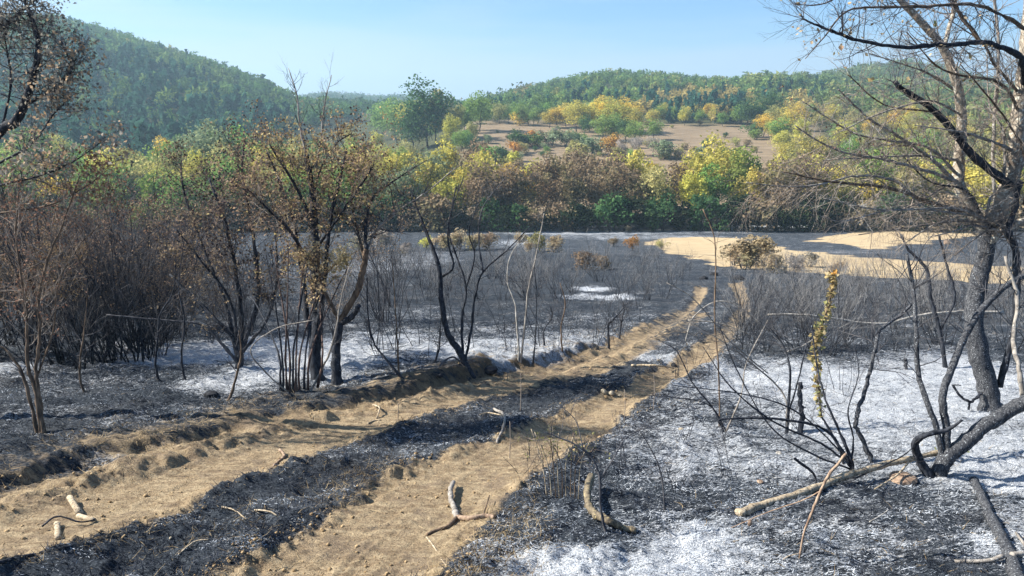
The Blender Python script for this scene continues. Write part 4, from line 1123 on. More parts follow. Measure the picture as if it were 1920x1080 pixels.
woody('forked_tree', 'brown-barked forked tree with a cut stub and pale leaf tuft, charred at base', 'tree', (631, 720), [
    limb([(632, 724), (630, 660), (637, 603)], (20, 15), n='trunk', m='char', root=1),
    limb([(637, 605), (650, 580, -.05), (670, 545, -.1), (682, 500, -.1), (687, 468, -.1)], (13, 11), m='brown', tw=(6, .4, 1)),
    limb([(640, 606), (660, 594, -.1), (673, 573, -.2)], (13, 9), m='char'),
    limb([(637, 605), (618, 565, -.1), (600, 525, -.1), (596, 480, -.2)], (8, 4), m='brown', tw=(12, .3, 2), t0=.4, lv=[('l_pale', .042, 3, .5, .035), ('l_brown', .036, 2, .3, .035)]),
    limb([(687, 470, -.1), (686, 420), (700, 370, .1), (745, 335, .2), (800, 300, .2)], (8, 1.5), m='char', tw=(34, .5, 2), t0=.05, up=.3),
    limb([(684, 490, -.1), (700, 440), (740, 400, -.1), (800, 360, -.2), (860, 310, -.2)], (6, 1.5), m='grey', tw=(30, .5, 2), t0=.1, up=.3),
    limb([(684, 490, -.1), (670, 430), (660, 370, .1), (680, 300, .2)], (6, 1.5), m='brown', tw=(32, .5, 2), t0=.1, up=.3, lv=LV(.35, .1, .06)),
    limb([(600, 520, -.2), (625, 500, -.3), (650, 485, -.4)], (4, 2), m='brown', tw=(14, .16, 1), t0=.2, lv=[('l_pale', .045, 3, .8, .03)]),
], seed=21)
woody('burnt_bush', 'wide burnt bush of black stems and blackened leaves left of the charred oak', 'bush', (447, 690), [
    limb([(447, 692), (440, 640), (405, 600), (365, 560, .1), (318, 515, .2)], (11, 4), n='stem', root=1, tw=(20, .5, 2), lv=LV(.1)),
    limb([(447, 690), (452, 600), (441, 500), (420, 410), (392, 335, .1)], (12, 4), n='stem', root=1, tw=(38, .5, 2), lv=LV(.2, .7)),
    limb([(452, 660), (484, 560), (474, 440), (455, 330), (458, 262)], (10, 3), n='stem', tw=(38, .5, 2), lv=LV(.3, .5)),
    limb([(445, 670), (420, 560, .2), (380, 460, .3), (345, 360, .4), (340, 300, .4)], (8, 2.5), n='stem', tw=(36, .5, 2), lv=LV(.4, .4)),
    limb([(448, 650), (430, 560, -.2), (370, 480, -.3), (330, 430, -.4)], (7, 2.5), n='stem', tw=(28, .5, 2), lv=LV(.5, .2)),
    limb([(455, 660), (500, 600, -.1), (520, 520, -.2), (515, 420, -.2)], (7, 2.5), n='stem', tw=(28, .5, 2), lv=LV(.4, .3)),
    limb([(447, 680), (420, 650, -.1), (380, 610, -.2), (300, 600, -.3), (200, 590, -.4)], (7, 2), n='stem', m='twig', tw=(12, .4, 1)),
], seed=22)
woody('coppice_clump', 'clump of many thin straight reddish burnt stems before the charred oak', 'bush', (545, 735), [
    limb([(545 + o, 738 - abs(o) * .4), (545 + o * 1.2, 660), (545 + o * 1.5 + j, 560, .1 * k), (545 + o * 2 + j * 2, 470, .2 * k)], (5, 1.6), n='stem', m='twigd' if k % 3 else 'char', root=1, tw=(9, .4, 1), t0=.4)
    for k, (o, j) in enumerate([(-14, -10), (-8, 6), (-2, -14), (4, 14), (9, 4), (15, 24), (24, 10), (32, 30), (50, -20), (-20, -40)])] + [
    limb([(578, 742), (600, 700), (625, 640, -.1), (640, 560, -.2), (655, 500, -.2)], (5, 2), n='stem', m='grey', tw=(8, .3, 1)),
    limb([(545, 740), (500, 700, -.2), (470, 655, -.3), (520, 615, -.4), (590, 600, -.5)], (3, 1.5), n='stem', m='grey')], seed=23)
woody('leaning_sapling', 'leaning black sapling with forked bare crown at the bank above the track', 'tree', (884, 702), [
    limb([(885, 704), (862, 660), (838, 622), (828, 560), (823, 500), (803, 445, .1), (786, 402, .2), (772, 365, .2)], (15, 3), n='trunk', root=1, tw=(16, .4, 1), t0=.5, up=.4),
    limb([(868, 672), (866, 600, .1), (874, 540, .1), (856, 480, .2), (842, 430, .2), (855, 350, .2)], (6, 2), tw=(14, .4, 1), t0=.4, up=.4),
    limb([(872, 676), (885, 610), (890, 560), (906, 510, -.1), (952, 468, -.2), (1000, 418, -.3)], (6, 1.8), tw=(16, .4, 1), t0=.4, up=.4),
    limb([(826, 520), (850, 500, -.1), (840, 450, -.1), (845, 400, -.1), (870, 330, -.1)], (5, 1.5), tw=(14, .4, 1), t0=.3, up=.4),
    limb([(874, 540), (890, 480, .1), (880, 430, .1), (910, 350, .2)], (4, 1.3), tw=(12, .4, 1), t0=.3, up=.4),
    limb([(906, 510, -.1), (898, 450), (905, 390), (950, 330, .1)], (4, 1.3), m='twig', tw=(12, .4, 1), t0=.3, up=.4),
    limb([(868, 680), (845, 670, -.1), (820, 690, -.2), (808, 705, -.3)], (4, 2), m='twig'),
], seed=24)
woody('forked_sapling', 'pale thin twin-stemmed sapling with high fork behind the bank crest', 'sapling', (974, 678), [
    limb([(974, 680), (970, 620), (966, 570), (952, 530), (957, 480), (985, 440)], (4.5, 1.6), n='stem', m='ashwood', root=1, tw=(12, .35, 1), t0=.5),
    limb([(976, 678), (985, 600), (990, 545), (1003, 490), (1013, 440), (1020, 400)], (4.5, 1.4), n='stem', m='grey', root=1, tw=(12, .35, 1), t0=.4),
    limb([(1000, 676), (1004, 630), (1006, 560), (1002, 500)], (3.5, 1.4), n='stem', root=1, tw=(10, .3, 1), t0=.4),
], seed=25)
woody('bare_shrub', 'pair of slim stems at far left, pale branching twigs above black feet', 'shrub', (76, 812), [
    limb([(70, 814), (55, 745), (36, 690), (8, 655), (-30, 640)], (7, 4), n='stem', m='brown', root=1, tw=(10, .3, 1)),
    limb([(82, 812), (74, 750), (68, 690), (76, 620), (72, 560), (92, 480), (118, 420), (150, 330)], (8, 2.5), n='stem', m='brown', root=1, tw=(44, .45, 2), tm='twigb', t0=.35, up=.4, lv=[('l_rust', .028, 1, .35, .02)]),
    limb([(78, 812), (68, 740), (52, 680), (50, 600), (40, 520), (30, 440), (35, 360)], (8, 2.5), n='stem', m='brown', root=1, tw=(44, .45, 2), tm='twigb', t0=.35, up=.4, lv=[('l_rust', .028, 1, .35, .02)]),
    limb([(72, 700), (100, 620, .1), (108, 540, .1), (140, 470, .1), (190, 420, .1)], (4, 1.5), n='stem', m='brown', tw=(26, .4, 2), tm='twigb', t0=.3, up=.4),
], seed=26)
for i, (b, pts, w, lab) in enumerate([
    ((163, 737), [(163, 739), (150, 710), (152, 660), (160, 600, .1), (165, 540, .1)], (5, 1.6), 'thin bent black sapling between far-left stems and thicket edge'),
    ((300, 714), [(301, 716), (291, 685), (295, 640), (300, 590, .1), (325, 545, .1), (330, 470, .1)], (6, 1.6), 'small black sapling alone on grey ash, pale at its fork'),
    ((347, 712), [(348, 714), (340, 670), (346, 600), (335, 540), (345, 450)], (5, 1.6), 'slim dark sapling just right of the one with pale fork'),
    ((424, 752), [(424, 756), (445, 700), (452, 660), (448, 620)], (6, 2), 'short tilted black shoot beside a dark hole in the ash'),
    ((812, 680), [(812, 682), (824, 650), (826, 600)], (5, 1.5), 'short black shoot left of the leaning black sapling'),
    ((765, 712), [(765, 714), (730, 680), (700, 640, .1), (690, 590, .1), (688, 520, .1)], (6, 2), 'curved black shoot rising left from the bank crest'),
    ((748, 706), [(748, 708), (745, 640), (740, 560, .1), (735, 480, .1)], (4, 1.5), 'upright thin dark sapling on the bank left of the leaning one'),
    ((1143, 655), [(1143, 657), (1141, 610), (1150, 600), (1180, 565)], (5, 1.5), 'small forked black sapling close above the left wheel track'),
    ((1160, 636), [(1160, 638), (1166, 600), (1175, 560)], (4, 1.4), 'slim upright burnt sapling near the bend of the bank'),
    ((1056, 660), [(1056, 662), (1052, 615), (1060, 570), (1050, 530)], (4, 1.3), 'pale thin sapling on white ash above the middle track'),
    ((1022, 648), [(1022, 650), (1020, 620), (1035, 595), (1030, 570)], (4, 1.3), 'small branching burnt shoot on ash right of the twin-stemmed sapling'),
]):
    woody('burnt_sapling', lab, 'sapling', b, [limb(pts, w, n='stem', root=1, tw=(16, .38, 1), t0=.3, up=.4, m='char' if i % 3 else 'brown')], 'individual burnt saplings beyond the bank', 40 + i)

woody('leafy_tree', 'tree leaning in at top left with greyed, heat-curled leaves', 'tree', (-210, 800), [
    limb([(-210, 805), (-190, 650), (-150, 500), (-80, 345), (0, 247, -.1), (32, 225, -.2), (60, 150, -.3), (72, 80, -.3), (50, 10, -.3), (30, -40, -.3)], (30, 4), n='trunk', m='char', root=1, tw=(60, .42, 2), t0=.55, wan=.35, lv=[('l_grey', .034, 2, .26, .05)]),
    limb([(0, 247, -.1), (55, 195, -.2), (105, 165, -.3), (135, 130, -.3), (120, 90, -.3)], (7, 3), tw=(60, .34, 2), t0=.3, lv=[('l_grey', .034, 2, .26, .05), ('l_pale', .045, 1, .2, .05)]),
    limb([(-80, 350), (0, 305, -.2), (60, 270, -.3), (100, 215, -.3), (125, 190, -.3)], (6, 2), tw=(40, .34, 2), t0=.3, lv=[('l_grey', .034, 2, .26, .05), ('l_pale', .045, 1, .25, .05)]),
    limb([(-100, 380), (0, 348, -.3), (80, 328, -.4), (140, 302, -.4), (195, 262, -.4)], (6, 2), tw=(36, .34, 2), t0=.25, lv=[('l_grey', .045, 1, .5, .05), ('l_pale', .045, 1, .3, .05)]),
    limb([(-110, 420), (0, 400, -.2), (90, 385, -.3), (160, 350, -.4), (200, 320, -.4)], (5, 1.5), m='brown', tw=(30, .34, 2), t0=.2, lv=[('l_rust', .035, 2, .5, .05)]),
    limb([(-60, 120), (0, 60, -.2), (40, 20, -.2), (80, -10, -.3)], (6, 3), tw=(60, .34, 2), t0=.0, lv=[('l_grey', .034, 2, .34, .05)]),
    limb([(0, 247, -.1), (20, 160, -.1), (10, 80, -.1), (0, 10, -.1)], (5, 2), tw=(50, .34, 2), t0=.2, lv=[('l_grey', .034, 2, .26, .05)]),
    limb([(-90, 360), (-75, 200), (-60, 120)], (12, 7)),
], seed=60)

# --- thickets: shrub kinds built once, copied
def shrub_kind(name, seed, stems, h, lev, twm, leaf=None, kids=(3, 4), spread=.75, per=5, fan=.5, r=.011):
    rng = np.random.default_rng(seed)
    root = empty(name, (0, 0, 0))
    st = Tubes(); tw = Tubes(); tips = []
    for i in range(stems):
        a = rng.uniform(0, 6.28); f = rng.uniform(.1, fan)
        d = np.array([math.cos(a) * f, math.sin(a) * f, 1.0]); d /= np.linalg.norm(d)
        pts = [np.array([math.cos(a), math.sin(a), 0]) * rng.uniform(0, .12) - np.array([0, 0, .08])]
        n = 7; hh = h * rng.uniform(.65, 1.0)
        for k in range(n):
            d = d + rng.normal(size=3) * .13; d[2] = abs(d[2]) + .06; d /= np.linalg.norm(d); pts.append(pts[-1] + d * hh / n)
        pts = np.array(pts); rr = r * rng.uniform(.6, 1.1)
        st.add(pts, rr * np.linspace(1, .3, n + 1), 5)
        for k in range(per):
            u = rng.uniform(.22, .98) * n; q = int(min(u, n - 1)); p = pts[q] + (pts[q + 1] - pts[q]) * (u - q)
            dd = (pts[q + 1] - pts[q]); dd /= np.linalg.norm(dd); dd = dd + rvec(rng) * .8; dd /= np.linalg.norm(dd)
            grow(tw, rng, p, dd, h * .26 * rng.uniform(.6, 1.2), rr * .42, lev, tips, up=.25, wander=.25, kids=kids, spread=spread, sides=3, segs=4)
    s = st.obj('stems', M['char'], root); t = tw.obj('twigs', M[twm], root)
    tag(t, None, None, None, 'stuff'); reg(root, s, t)
    if leaf:
        tp = np.array(tips); tp = tp[tp[:, 2] > h * leaf[4]] if len(leaf) > 4 else tp
        tp = tp[rng.uniform(size=len(tp)) < leaf[1]]
        l = link('leaves', leaves_mesh('leaves', tp, rng, leaf[2], leaf[3], .03), M[leaf[0]], root)
        tag(l, None, None, None, 'stuff'); reg(root, l)
    return root
KIND = dict(
    dark=[shrub_kind('burnt_bush', 200 + i, 9, 2.6, 2, 'twig', None, (3, 4), per=7) for i in range(3)],
    rust=[shrub_kind('leafy_burnt_bush', 210 + i, 8, 2.8, 2, 'twigb', ('l_rust', .55, .035, 2, .55), (3, 4), per=7) for i in range(2)],
    brown=[shrub_kind('leafy_burnt_bush', 214 + i, 8, 2.8, 2, 'twig', ('l_brown', .55, .036, 2, .45), (3, 4), per=7) for i in range(2)],
    grey=[shrub_kind('grey_bush', 220 + i, 9, 1.5, 2, 'twigg', None, (2, 4), per=6, fan=.9, r=.008) for i in range(3)],
    slim=[shrub_kind('burnt_sapling', 230 + i, 2, 1.5, 1, 'twig', None, (2, 3), per=5, fan=.3, r=.010) for i in range(4)],
    tiny=[shrub_kind('burnt_shoot', 240 + i, 4, .8, 1, 'twig', None, (1, 2), per=3, fan=.6, r=.005) for i in range(3)],
)
used = set(); PLACED = {}
rp = random.Random(77)
def place(kind, px, py, hscale, group, row, top=None):
    proto = rp.choice(KIND[kind])
    p, t = G(px, py)
    if proto.name in used: o = copy_thing(proto)
    else: o = proto; used.add(proto.name)
    o.location = p; o.rotation_euler = (rp.gauss(0, .12), rp.gauss(0, .12), rp.uniform(0, 6.28)); s = hscale * rp.uniform(.65, 1.25); o.scale = (s, s, s)
    o['category'] = 'sapling' if kind in ('slim', 'tiny') else 'bush'; o['group'] = group
    PLACED.setdefault(row, []).append((px, o))
for i in range(84):
    py = rp.uniform(560, 692); px = rp.uniform(-60, 270 + (690 - py) * 1.4)
    k = rp.choice(['dark', 'dark', 'brown', 'rust' if px < 200 else 'dark'])
    place(k, px, py, rp.uniform(.9, 1.2), 'burnt thicket at left', ('burnt bush of the left thicket, {}, ' + ('near row' if py > 640 else 'rear row')) + {'dark': ', leafless black', 'brown': ', brown-leaved', 'rust': ', rusty-leaved'}[k])
for i in range(44):
    py = rp.uniform(500, 650); px = rp.uniform(270, 760)
    if py > 610 and px > 640: continue
    k = rp.choice(['dark', 'dark', 'brown', 'grey'])
    place(k, px, py, rp.uniform(.6, .95) * (1.3 if k == 'grey' else 1), 'burnt bushes behind the charred oak', ('burnt bush behind the charred oak group, {}, ' + ('nearer' if py > 580 else 'farther')) + {'dark': ', leafless black', 'brown': ', brown-leaved', 'grey': ', pale grey'}[k])
for i in range(62):
    py = rp.uniform(560, 672); px = rp.uniform(690, 1230 - (py - 560) * .9)
    k = rp.choice(['slim', 'slim', 'tiny'])
    place(k, px, py, rp.uniform(.55, 1.0), 'thin burnt saplings on the ash flat', ('thin burnt sapling' if k == 'slim' else 'tiny burnt shoot') + ' on the ash flat, {}, ' + ('nearer' if py > 615 else 'farther'))
for i in range(135):
    py = rp.uniform(474, 566); px = rp.uniform(700, 1290)
    k = rp.choice(['slim', 'grey', 'grey'])
    place(k, px, py, rp.uniform(.7, 1.2), 'low burnt scrub below the stubble field', ('thin burnt sapling' if k == 'slim' else 'low grey bush') + ' below the stubble field, {}, ' + ('nearer' if py > 515 else 'farther'))
for i in range(104):
    py = rp.uniform(540, 668); px = rp.uniform(1390 + max(0, 600 - py) * .5, 1960)
    k = rp.choice(['grey', 'grey', 'slim', 'dark'])
    place(k, px, py, rp.uniform(.7, 1.05) * (.55 if k == 'dark' else 1), 'burnt thicket at right', {'grey': 'pale grey bush', 'slim': 'thin sapling', 'dark': 'blackened bush'}[k] + ' of the right-hand thicket, {}, ' + ('nearer' if py > 605 else 'farther'))
for i in range(26):
    py = rp.uniform(505, 548); px = rp.uniform(1420, 1960)
    place('grey', px, py, rp.uniform(.8, 1.3), 'burnt thicket at right', 'pale grey bush under the stubble field edge at right, {}')
for i in range(16):
    px, py = rp.choice([(1260, 830), (1350, 760), (1150, 900), (1420, 900), (1240, 940), (1300, 690), (980, 880), (1400, 700), (1560, 760)])
    place('tiny', px + rp.uniform(-50, 50), py + rp.uniform(-30, 30), rp.uniform(.5, .9), 'small burnt shoots beside the track', 'small burnt shoot on the near ash by the right wheel track, {}')
for fmt, it in PLACED.items():
    label_row(it, fmt)
for kl in KIND.values():     # remove prototypes that were never placed
    for o in kl:
        if o.name not in used:
            for c in kids_of(o): bpy.data.objects.remove(c)
            bpy.data.objects.remove(o)

# dry leafy bushes in the burnt field
def dry_bushes():
    rows = {}
    for px, py, hp, spec, wm in [(800, 468, 26, 'ygreen', 1), (835, 470, 36, 'tan', 1.3), (862, 468, 38, 'tan', 1.3), (890, 470, 36, 'tan', 1.2), (915, 468, 36, 'russet', 1.1), (975, 460, 26, 'tan', 1.2), (1012, 472, 42, 'olive', 1.0),
                                 (1040, 474, 34, 'tan', 1.1), (990, 474, 24, 'tan', 1.0), (1097, 506, 38, 'russet', 1.3), (1128, 504, 30, 'russet', 1.3), (1185, 470, 30, 'orange', .9), (1240, 466, 18, 'olive', 1.3), (1150, 462, 18, 'russet', 1.2),
                                 (1178, 436, 14, 'tan', 1.0), (1345, 428, 16, 'tan', 1.2), (1400, 505, 66, 'tan', 1.35), (1428, 500, 60, 'tan', 1.2), (1378, 498, 50, 'tan', 1.2), (1450, 512, 40, 'tan', 1.2), (1520, 500, 34, 'greyb', 1.3), (1490, 508, 34, 'greyb', 1.3), (1570, 515, 30, 'tan', 1.2),
                                 (1560, 418, 20, 'tan', 1.6), (1590, 416, 22, 'tan', 1.6), (1620, 415, 22, 'tan', 1.6), (1640, 414, 18, 'tan', 1.4), (760, 480, 30, 'greyb', 1.2), (720, 470, 40, 'greyb', 1.2), (680, 476, 40, 'greyb', 1.2)]:
        p, t = hit(px, py, base_z)
        e = far_tree('bush', spec, p[0], p[1], hp / F * t, wm, 'dry bushes left standing in the burnt field', .05)
        rows.setdefault(spec, []).append((px, e))
    for s, it in rows.items(): label_row(it, COLN[s] + ' dry bush in the burnt field, {}')
dry_bushes()

# --- lying wood
def stick(name, label, cat, pts, w, mat, lift=0.0, sides=8, sub=6, lev=None, group=None, forks=()):
    P0 = []
    for q in pts:
        g, t = G(q[0], q[1]); P0.append(g + np.array([0, 0, (q[2] if len(q) > 2 else 0) + w[0] / F * t * .2]))
    t0 = G(pts[0][0], pts[0][1])[1]
    root = empty(name, P0[0], label, cat, group)
    rng = np.random.default_rng(abs(hash(label)) % 1000 if False else len(label) * 7 + int(pts[0][0]))
    sp = spline(P0, sub) if len(P0) > 2 else np.array([P0[0] * (1 - u) + P0[-1] * u for u in np.linspace(0, 1, 6)])
    n = len(sp); cut = name == 'cut_log'; ww = np.linspace(w[0], w[1], n) / F * t0 * .5 * (1 + (.02 if cut else .10) * rng.normal(size=n))
    tb = Tubes(); tb.add(sp + rng.normal(size=(n, 3)) * ww[:, None] * (.03 if cut else .15), np.abs(ww), sides); tb.obj('bole', M[mat], root, P0[0])
    for (fp, fw, fm) in forks:
        Q = []
        for q in fp:
            g, t = G(q[0], q[1]); Q.append(g + np.array([0, 0, (q[2] if len(q) > 2 else 0) + fw[0] / F * t * .2]))
        sp2 = spline(Q, 5); tb = Tubes(); tb.add(sp2, np.linspace(fw[0], fw[1], len(sp2)) / F * t0 * .5, 6); tb.obj('side_branch', M[fm], root, P0[0])
    return root, P0
lg, LP = stick('fallen_log', 'long pale barkless log lying on ash across the burnt bush foot', 'log', [(1384, 966), (1440, 948), (1500, 928), (1590, 905, .05), (1700, 890, .12), (1792, 880, .16)], (17, 13), 'pale', forks=[([(1700, 893, .12), (1680, 905, .06), (1640, 918, .0)], (5, 3), 'pale')])
tag(link('lichen_tuft', leaves_mesh('lichen_tuft', [LP[-1] + (LP[-2] - LP[-1]) * u for u in np.linspace(-.1, .45, 60)], np.random.default_rng(4), .022, 3, .016, LP[0]), M['l_olive'], lg), None, None, None, 'stuff')
stick('fallen_branch', 'grey branch with side fork lying in the bottom right corner', 'branch', [(1828, 905), (1848, 950), (1872, 1000), (1898, 1055), (1920, 1120)], (14, 22), 'charspeck',
      forks=[([(1880, 1052, .03), (1850, 1053), (1790, 1054)], (7, 5), 'grey'), ([(1895, 1050, .03), (1925, 1040, .02), (1905, 1000)], (8, 4), 'grey')])
stick('fallen_branch', 'short black crooked branch on ash below the pale log', 'branch', [(1572, 978), (1605, 976), (1630, 982), (1662, 988)], (4, 6), 'char', forks=[([(1630, 984, .02), (1650, 975, .03), (1665, 968, .05)], (3, 2), 'ashwood')])
stick('curved_log', 'curved half-burnt log with charred hollow end lying beside the right track', 'log', [(1107, 922, .12), (1100, 945, .08), (1110, 968, .03), (1140, 984, .02), (1168, 992), (1192, 998)], (15, 10), 'mossy')
stick('forked_branch', 'broken forked grey and reddish branch lying in the right wheel track', 'branch', [(850, 912, .03), (844, 932, .04), (850, 955, .02), (858, 972)], (8, 11), 'grey',
      forks=[([(858, 972), (885, 974), (910, 970), (928, 972)], (10, 9), 'redwood'), ([(862, 966), (840, 988), (818, 996), (800, 1004)], (8, 5), 'brown'), ([(905, 970), (912, 955, .03), (918, 943, .06)], (3, 2), 'brown')])
stick('twig', 'pale thin twig lying below the forked branch in the track', 'twig', [(800, 1008), (815, 1028), (828, 1050), (838, 1062)], (4, 3), 'pale', sides=5)
stick('cut_log', 'pale cut log piece, uppermost of the three at lower left', 'log', [(131, 938, .015), (150, 965)], (11, 12), 'pale')
stick('cut_log', 'pale cut log piece, middle of the three, pointing right at lower left', 'log', [(147, 969), (177, 978)], (10, 10), 'pale')
stick('cut_log', 'pale cut log piece, lowest of the three, upright under a black stick', 'log', [(107, 984), (110, 1012)], (11, 12), 'pale')
stick('black_stick', 'thin black stick lying over the lowest pale log piece', 'stick', [(80, 993, .02), (110, 986, .07), (150, 984, .02), (178, 978, .01)], (4, 3), 'char', sides=5)
stick('black_stick', 'long black stick along the track edge in the lower left corner', 'stick', [(-10, 1058), (60, 1042), (120, 1028), (190, 1016)], (8, 5), 'char', sides=6)
stick('curved_stick', 'pale curved bark stick on the charred strip between the wheel tracks', 'stick', [(926, 768), (944, 783, .03), (945, 802, .03), (931, 832)], (6, 4), 'grey', forks=[([(940, 782, .02), (915, 776, .01), (900, 778)], (3, 2), 'pale')])
stick('twig', 'reddish forked twig on the left wheel track', 'twig', [(525, 850, .03), (533, 858, .01), (520, 868), (508, 880)], (6, 4), 'redwood', sides=5)
for i, (pts, lab) in enumerate([(([(416, 951), (440, 962, .02), (462, 974)]), 'straw-coloured twig on the charred strip, left of two'), (([(478, 957), (505, 962, .01), (520, 968)]), 'straw-coloured twig on the charred strip, right of two'),
                                (([(335, 1040), (365, 1022, .02), (392, 1012)]), 'straw-coloured twig near the bottom edge at left'), (([(1184, 688, .02), (1230, 693, .06), (1264, 694, .02)]), 'pale twig lying on the dark hump by distant right track'),
                                (([(690, 795), (700, 790), (715, 788)]), 'pale root chip at the foot of the bank'), (([(700, 760), (712, 770, .03), (706, 785)]), 'whitish curled root hanging on the bank face')]):
    stick('twig', lab, 'twig', pts, (4, 2.5), 'pale', sides=5)
woody('leaning_branch', 'slender reddish branch propped up beside the pale log', 'branch', (1498, 1046), [
    limb([(1498, 1050), (1510, 992), (1530, 942), (1553, 893), (1588, 850)], (4, 6), m='redwood', n='stem'),
    limb([(1540, 920), (1500, 940, .1), (1440, 960, .2), (1370, 990, .3)], (3, 1.5), m='redwood', n='stem', tw=(5, .12, 1)),
    limb([(1498, 1038), (1478, 1043), (1460, 1055)], (2, 1.5), m='pale', n='stem')], seed=70)
woody('arched_branch', 'long ash-white branch arching across the right-hand thicket', 'branch', (1470, 660), [
    limb([(1440, 590), (1500, 590), (1560, 597), (1650, 607), (1720, 592), (1800, 584), (1880, 586)], (4, 6), m='ashwood', n='stem', tw=(10, .4, 1)),
    limb([(1470, 662), (1520, 640), (1560, 600)], (3, 3), m='ashwood', n='stem'),
    limb([(1575, 700), (1600, 680), (1640, 676), (1690, 680)], (4, 2), m='ashwood', n='stem')], seed=71)
woody('arched_branch', 'thin pale branch arching over the distant wheel tracks', 'branch', (1285, 640), [
    limb([(1285, 640), (1300, 595), (1340, 566), (1380, 572), (1430, 610), (1470, 650)], (2.5, 2), m='ashwood', n='stem', tw=(6, .2, 1)),
    limb([(1290, 600), (1350, 606), (1400, 625), (1450, 655)], (2, 1.5), m='ashwood', n='stem')], seed=72)
woody('lone_twig', 'tall thin curved twig standing before the stubble field', 'sapling', (1350, 800), [
    limb([(1350, 801), (1348, 700), (1340, 600), (1342, 500), (1338, 440), (1318, 392)], (3.5, 2), m='brown', n='stem', root=1, tw=(9, .3, 1), t0=.3)], seed=73)
woody('charred_branch', 'broken black forked branch in white ash left of the big trunk', 'branch', (1815, 770), [
    limb([(1786, 722, .0), (1800, 742, -.02), (1818, 753, -.04), (1828, 748, -.02), (1840, 736, 0)], (4, 6), m='char', n='stem'),
    limb([(1818, 755, -.04), (1816, 768)], (5, 4), m='char', n='stem'), limb([(1785, 722), (1802, 722)], (3, 2), m='char', n='stem')], seed=74)
for i, (b, pts, w, lab) in enumerate([
    ((1870, 520), [(1700, 610), (1745, 590, -.1), (1770, 540, -.1), (1745, 480, -.2), (1680, 430, -.2), (1630, 385, -.3)], (7, 2.5), ''),]):
    pass
woody('charred_sapling', 'black crooked sapling with broken tip crossing the stubble field view', 'sapling', (1775, 690), [
    limb([(1775, 692), (1762, 620), (1745, 560), (1738, 505), (1705, 470), (1690, 440)], (8, 4), m='char', n='stem', root=1, tw=(8, .3, 1), t0=.4),
    limb([(1762, 620), (1790, 560, -.1), (1775, 500, -.1), (1760, 440, -.2)], (5, 4), m='char', n='stem', tw=(6, .3, 1))], seed=75)
woody('thorny_sapling', 'small dark thorny sapling standing over the curved half-burnt log', 'sapling', (1140, 998), [
    limb([(1140, 999), (1126, 950), (1125, 900), (1112, 862), (1092, 842), (1060, 825), (1020, 810)], (6, 2.5), m='twig', n='stem', root=1, tw=(12, .22, 1)),
    limb([(1125, 900), (1150, 860), (1175, 820, .1), (1215, 800, .1)], (3.5, 1.5), m='twig', n='stem', tw=(8, .2, 1)),
    limb([(1094, 843), (1080, 790), (1050, 760)], (2.5, 1.2), m='twig', n='stem', tw=(6, .2, 1))], seed=76)
woody('thin_sapling', 'thin leafless sapling on ash right of the thorny one', 'sapling', (1248, 956), [
    limb([(1248, 957), (1242, 900), (1225, 850), (1195, 800)], (4, 1.6), m='twig', n='stem', root=1, tw=(10, .2, 1))], seed=77)
woody('dry_weed', 'dry greenish weed stalks with drooping leaves between the wheel tracks', 'weed', (1050, 935), [
    limb([(1050 + o, 935 + abs(o) * .1), (1045 + o * 1.3, 870), (1035 + o * 1.6 + j, 800 + abs(j))], (2.2, 1.4), m='brown' if k % 2 else 'pale', n='stem', root=1, tw=(6, .12, 1), t0=.5, tm='twigb', lv=[('l_olive', .018, 1, .5, .01)])
    for k, (o, j) in enumerate([(-14, -10), (-6, 4), (0, 12), (5, -16), (12, 20), (20, 8), (-22, -4), (28, 40), (34, 20)])], seed=78)
for i, (px, py, t2) in enumerate([(975, 770, 700), (1170, 790, 730), (1035, 880, 800), (950, 712, 690), (745, 790, 755), (955, 860, 790), (1225, 770, 700)]):
    woody('dry_weed', ['hair-thin dry stem on the hump below the rocks', 'hair-thin dry stem at the right edge of the right track', 'hair-thin dry stem inside the weed clump', 'hair-thin dry stem on the far edge of left track',
                       'hair-thin dry stem in the left track under the bank', 'hair-thin dry stem left of the weed clump', 'hair-thin dry stem by the bend of the right track'][i], 'weed', (px, py),
          [limb([(px, py + 1), (px + 2, (py + t2) / 2), (px + 1, t2)], (1.8, 1.2), m='twigb', n='stem', root=1, tw=(3, .08, 0))], 'hair-thin dry weeds', 90 + i)

# --- stones and lumps
def stone(name, label, cat, px, py, rx, rz, mat, seed, group=None, sub=2):
    import bmesh
    g, t = G(px, py); bm = bmesh.new(); bmesh.ops.create_icosphere(bm, subdivisions=sub, radius=1)
    rng = np.random.default_rng(seed); f = rng.normal(size=(5, 3)) * 1.6; ph = rng.uniform(0, 6, 5)
    r = rx / F * t * .5; h = rz / F * t * .5
    for v in bm.verts:
        c = np.array(v.co); k = 1 + .12 * sum(math.sin(f[i] @ c + ph[i]) for i in range(5)) / 1.5
        v.co = Vector((c[0] * r * k, c[1] * r * .85 * k, c[2] * h * k))
    me = bpy.data.meshes.new(name); bm.to_mesh(me); bm.free(); me.materials.append(M[mat])
    o = bpy.data.objects.new(name, me); COL.objects.link(o); o.location = g + np.array([0, 0, h * .45]); o.rotation_euler = (0, 0, rng.uniform(0, 6))
    return tag(o, label, cat, group)
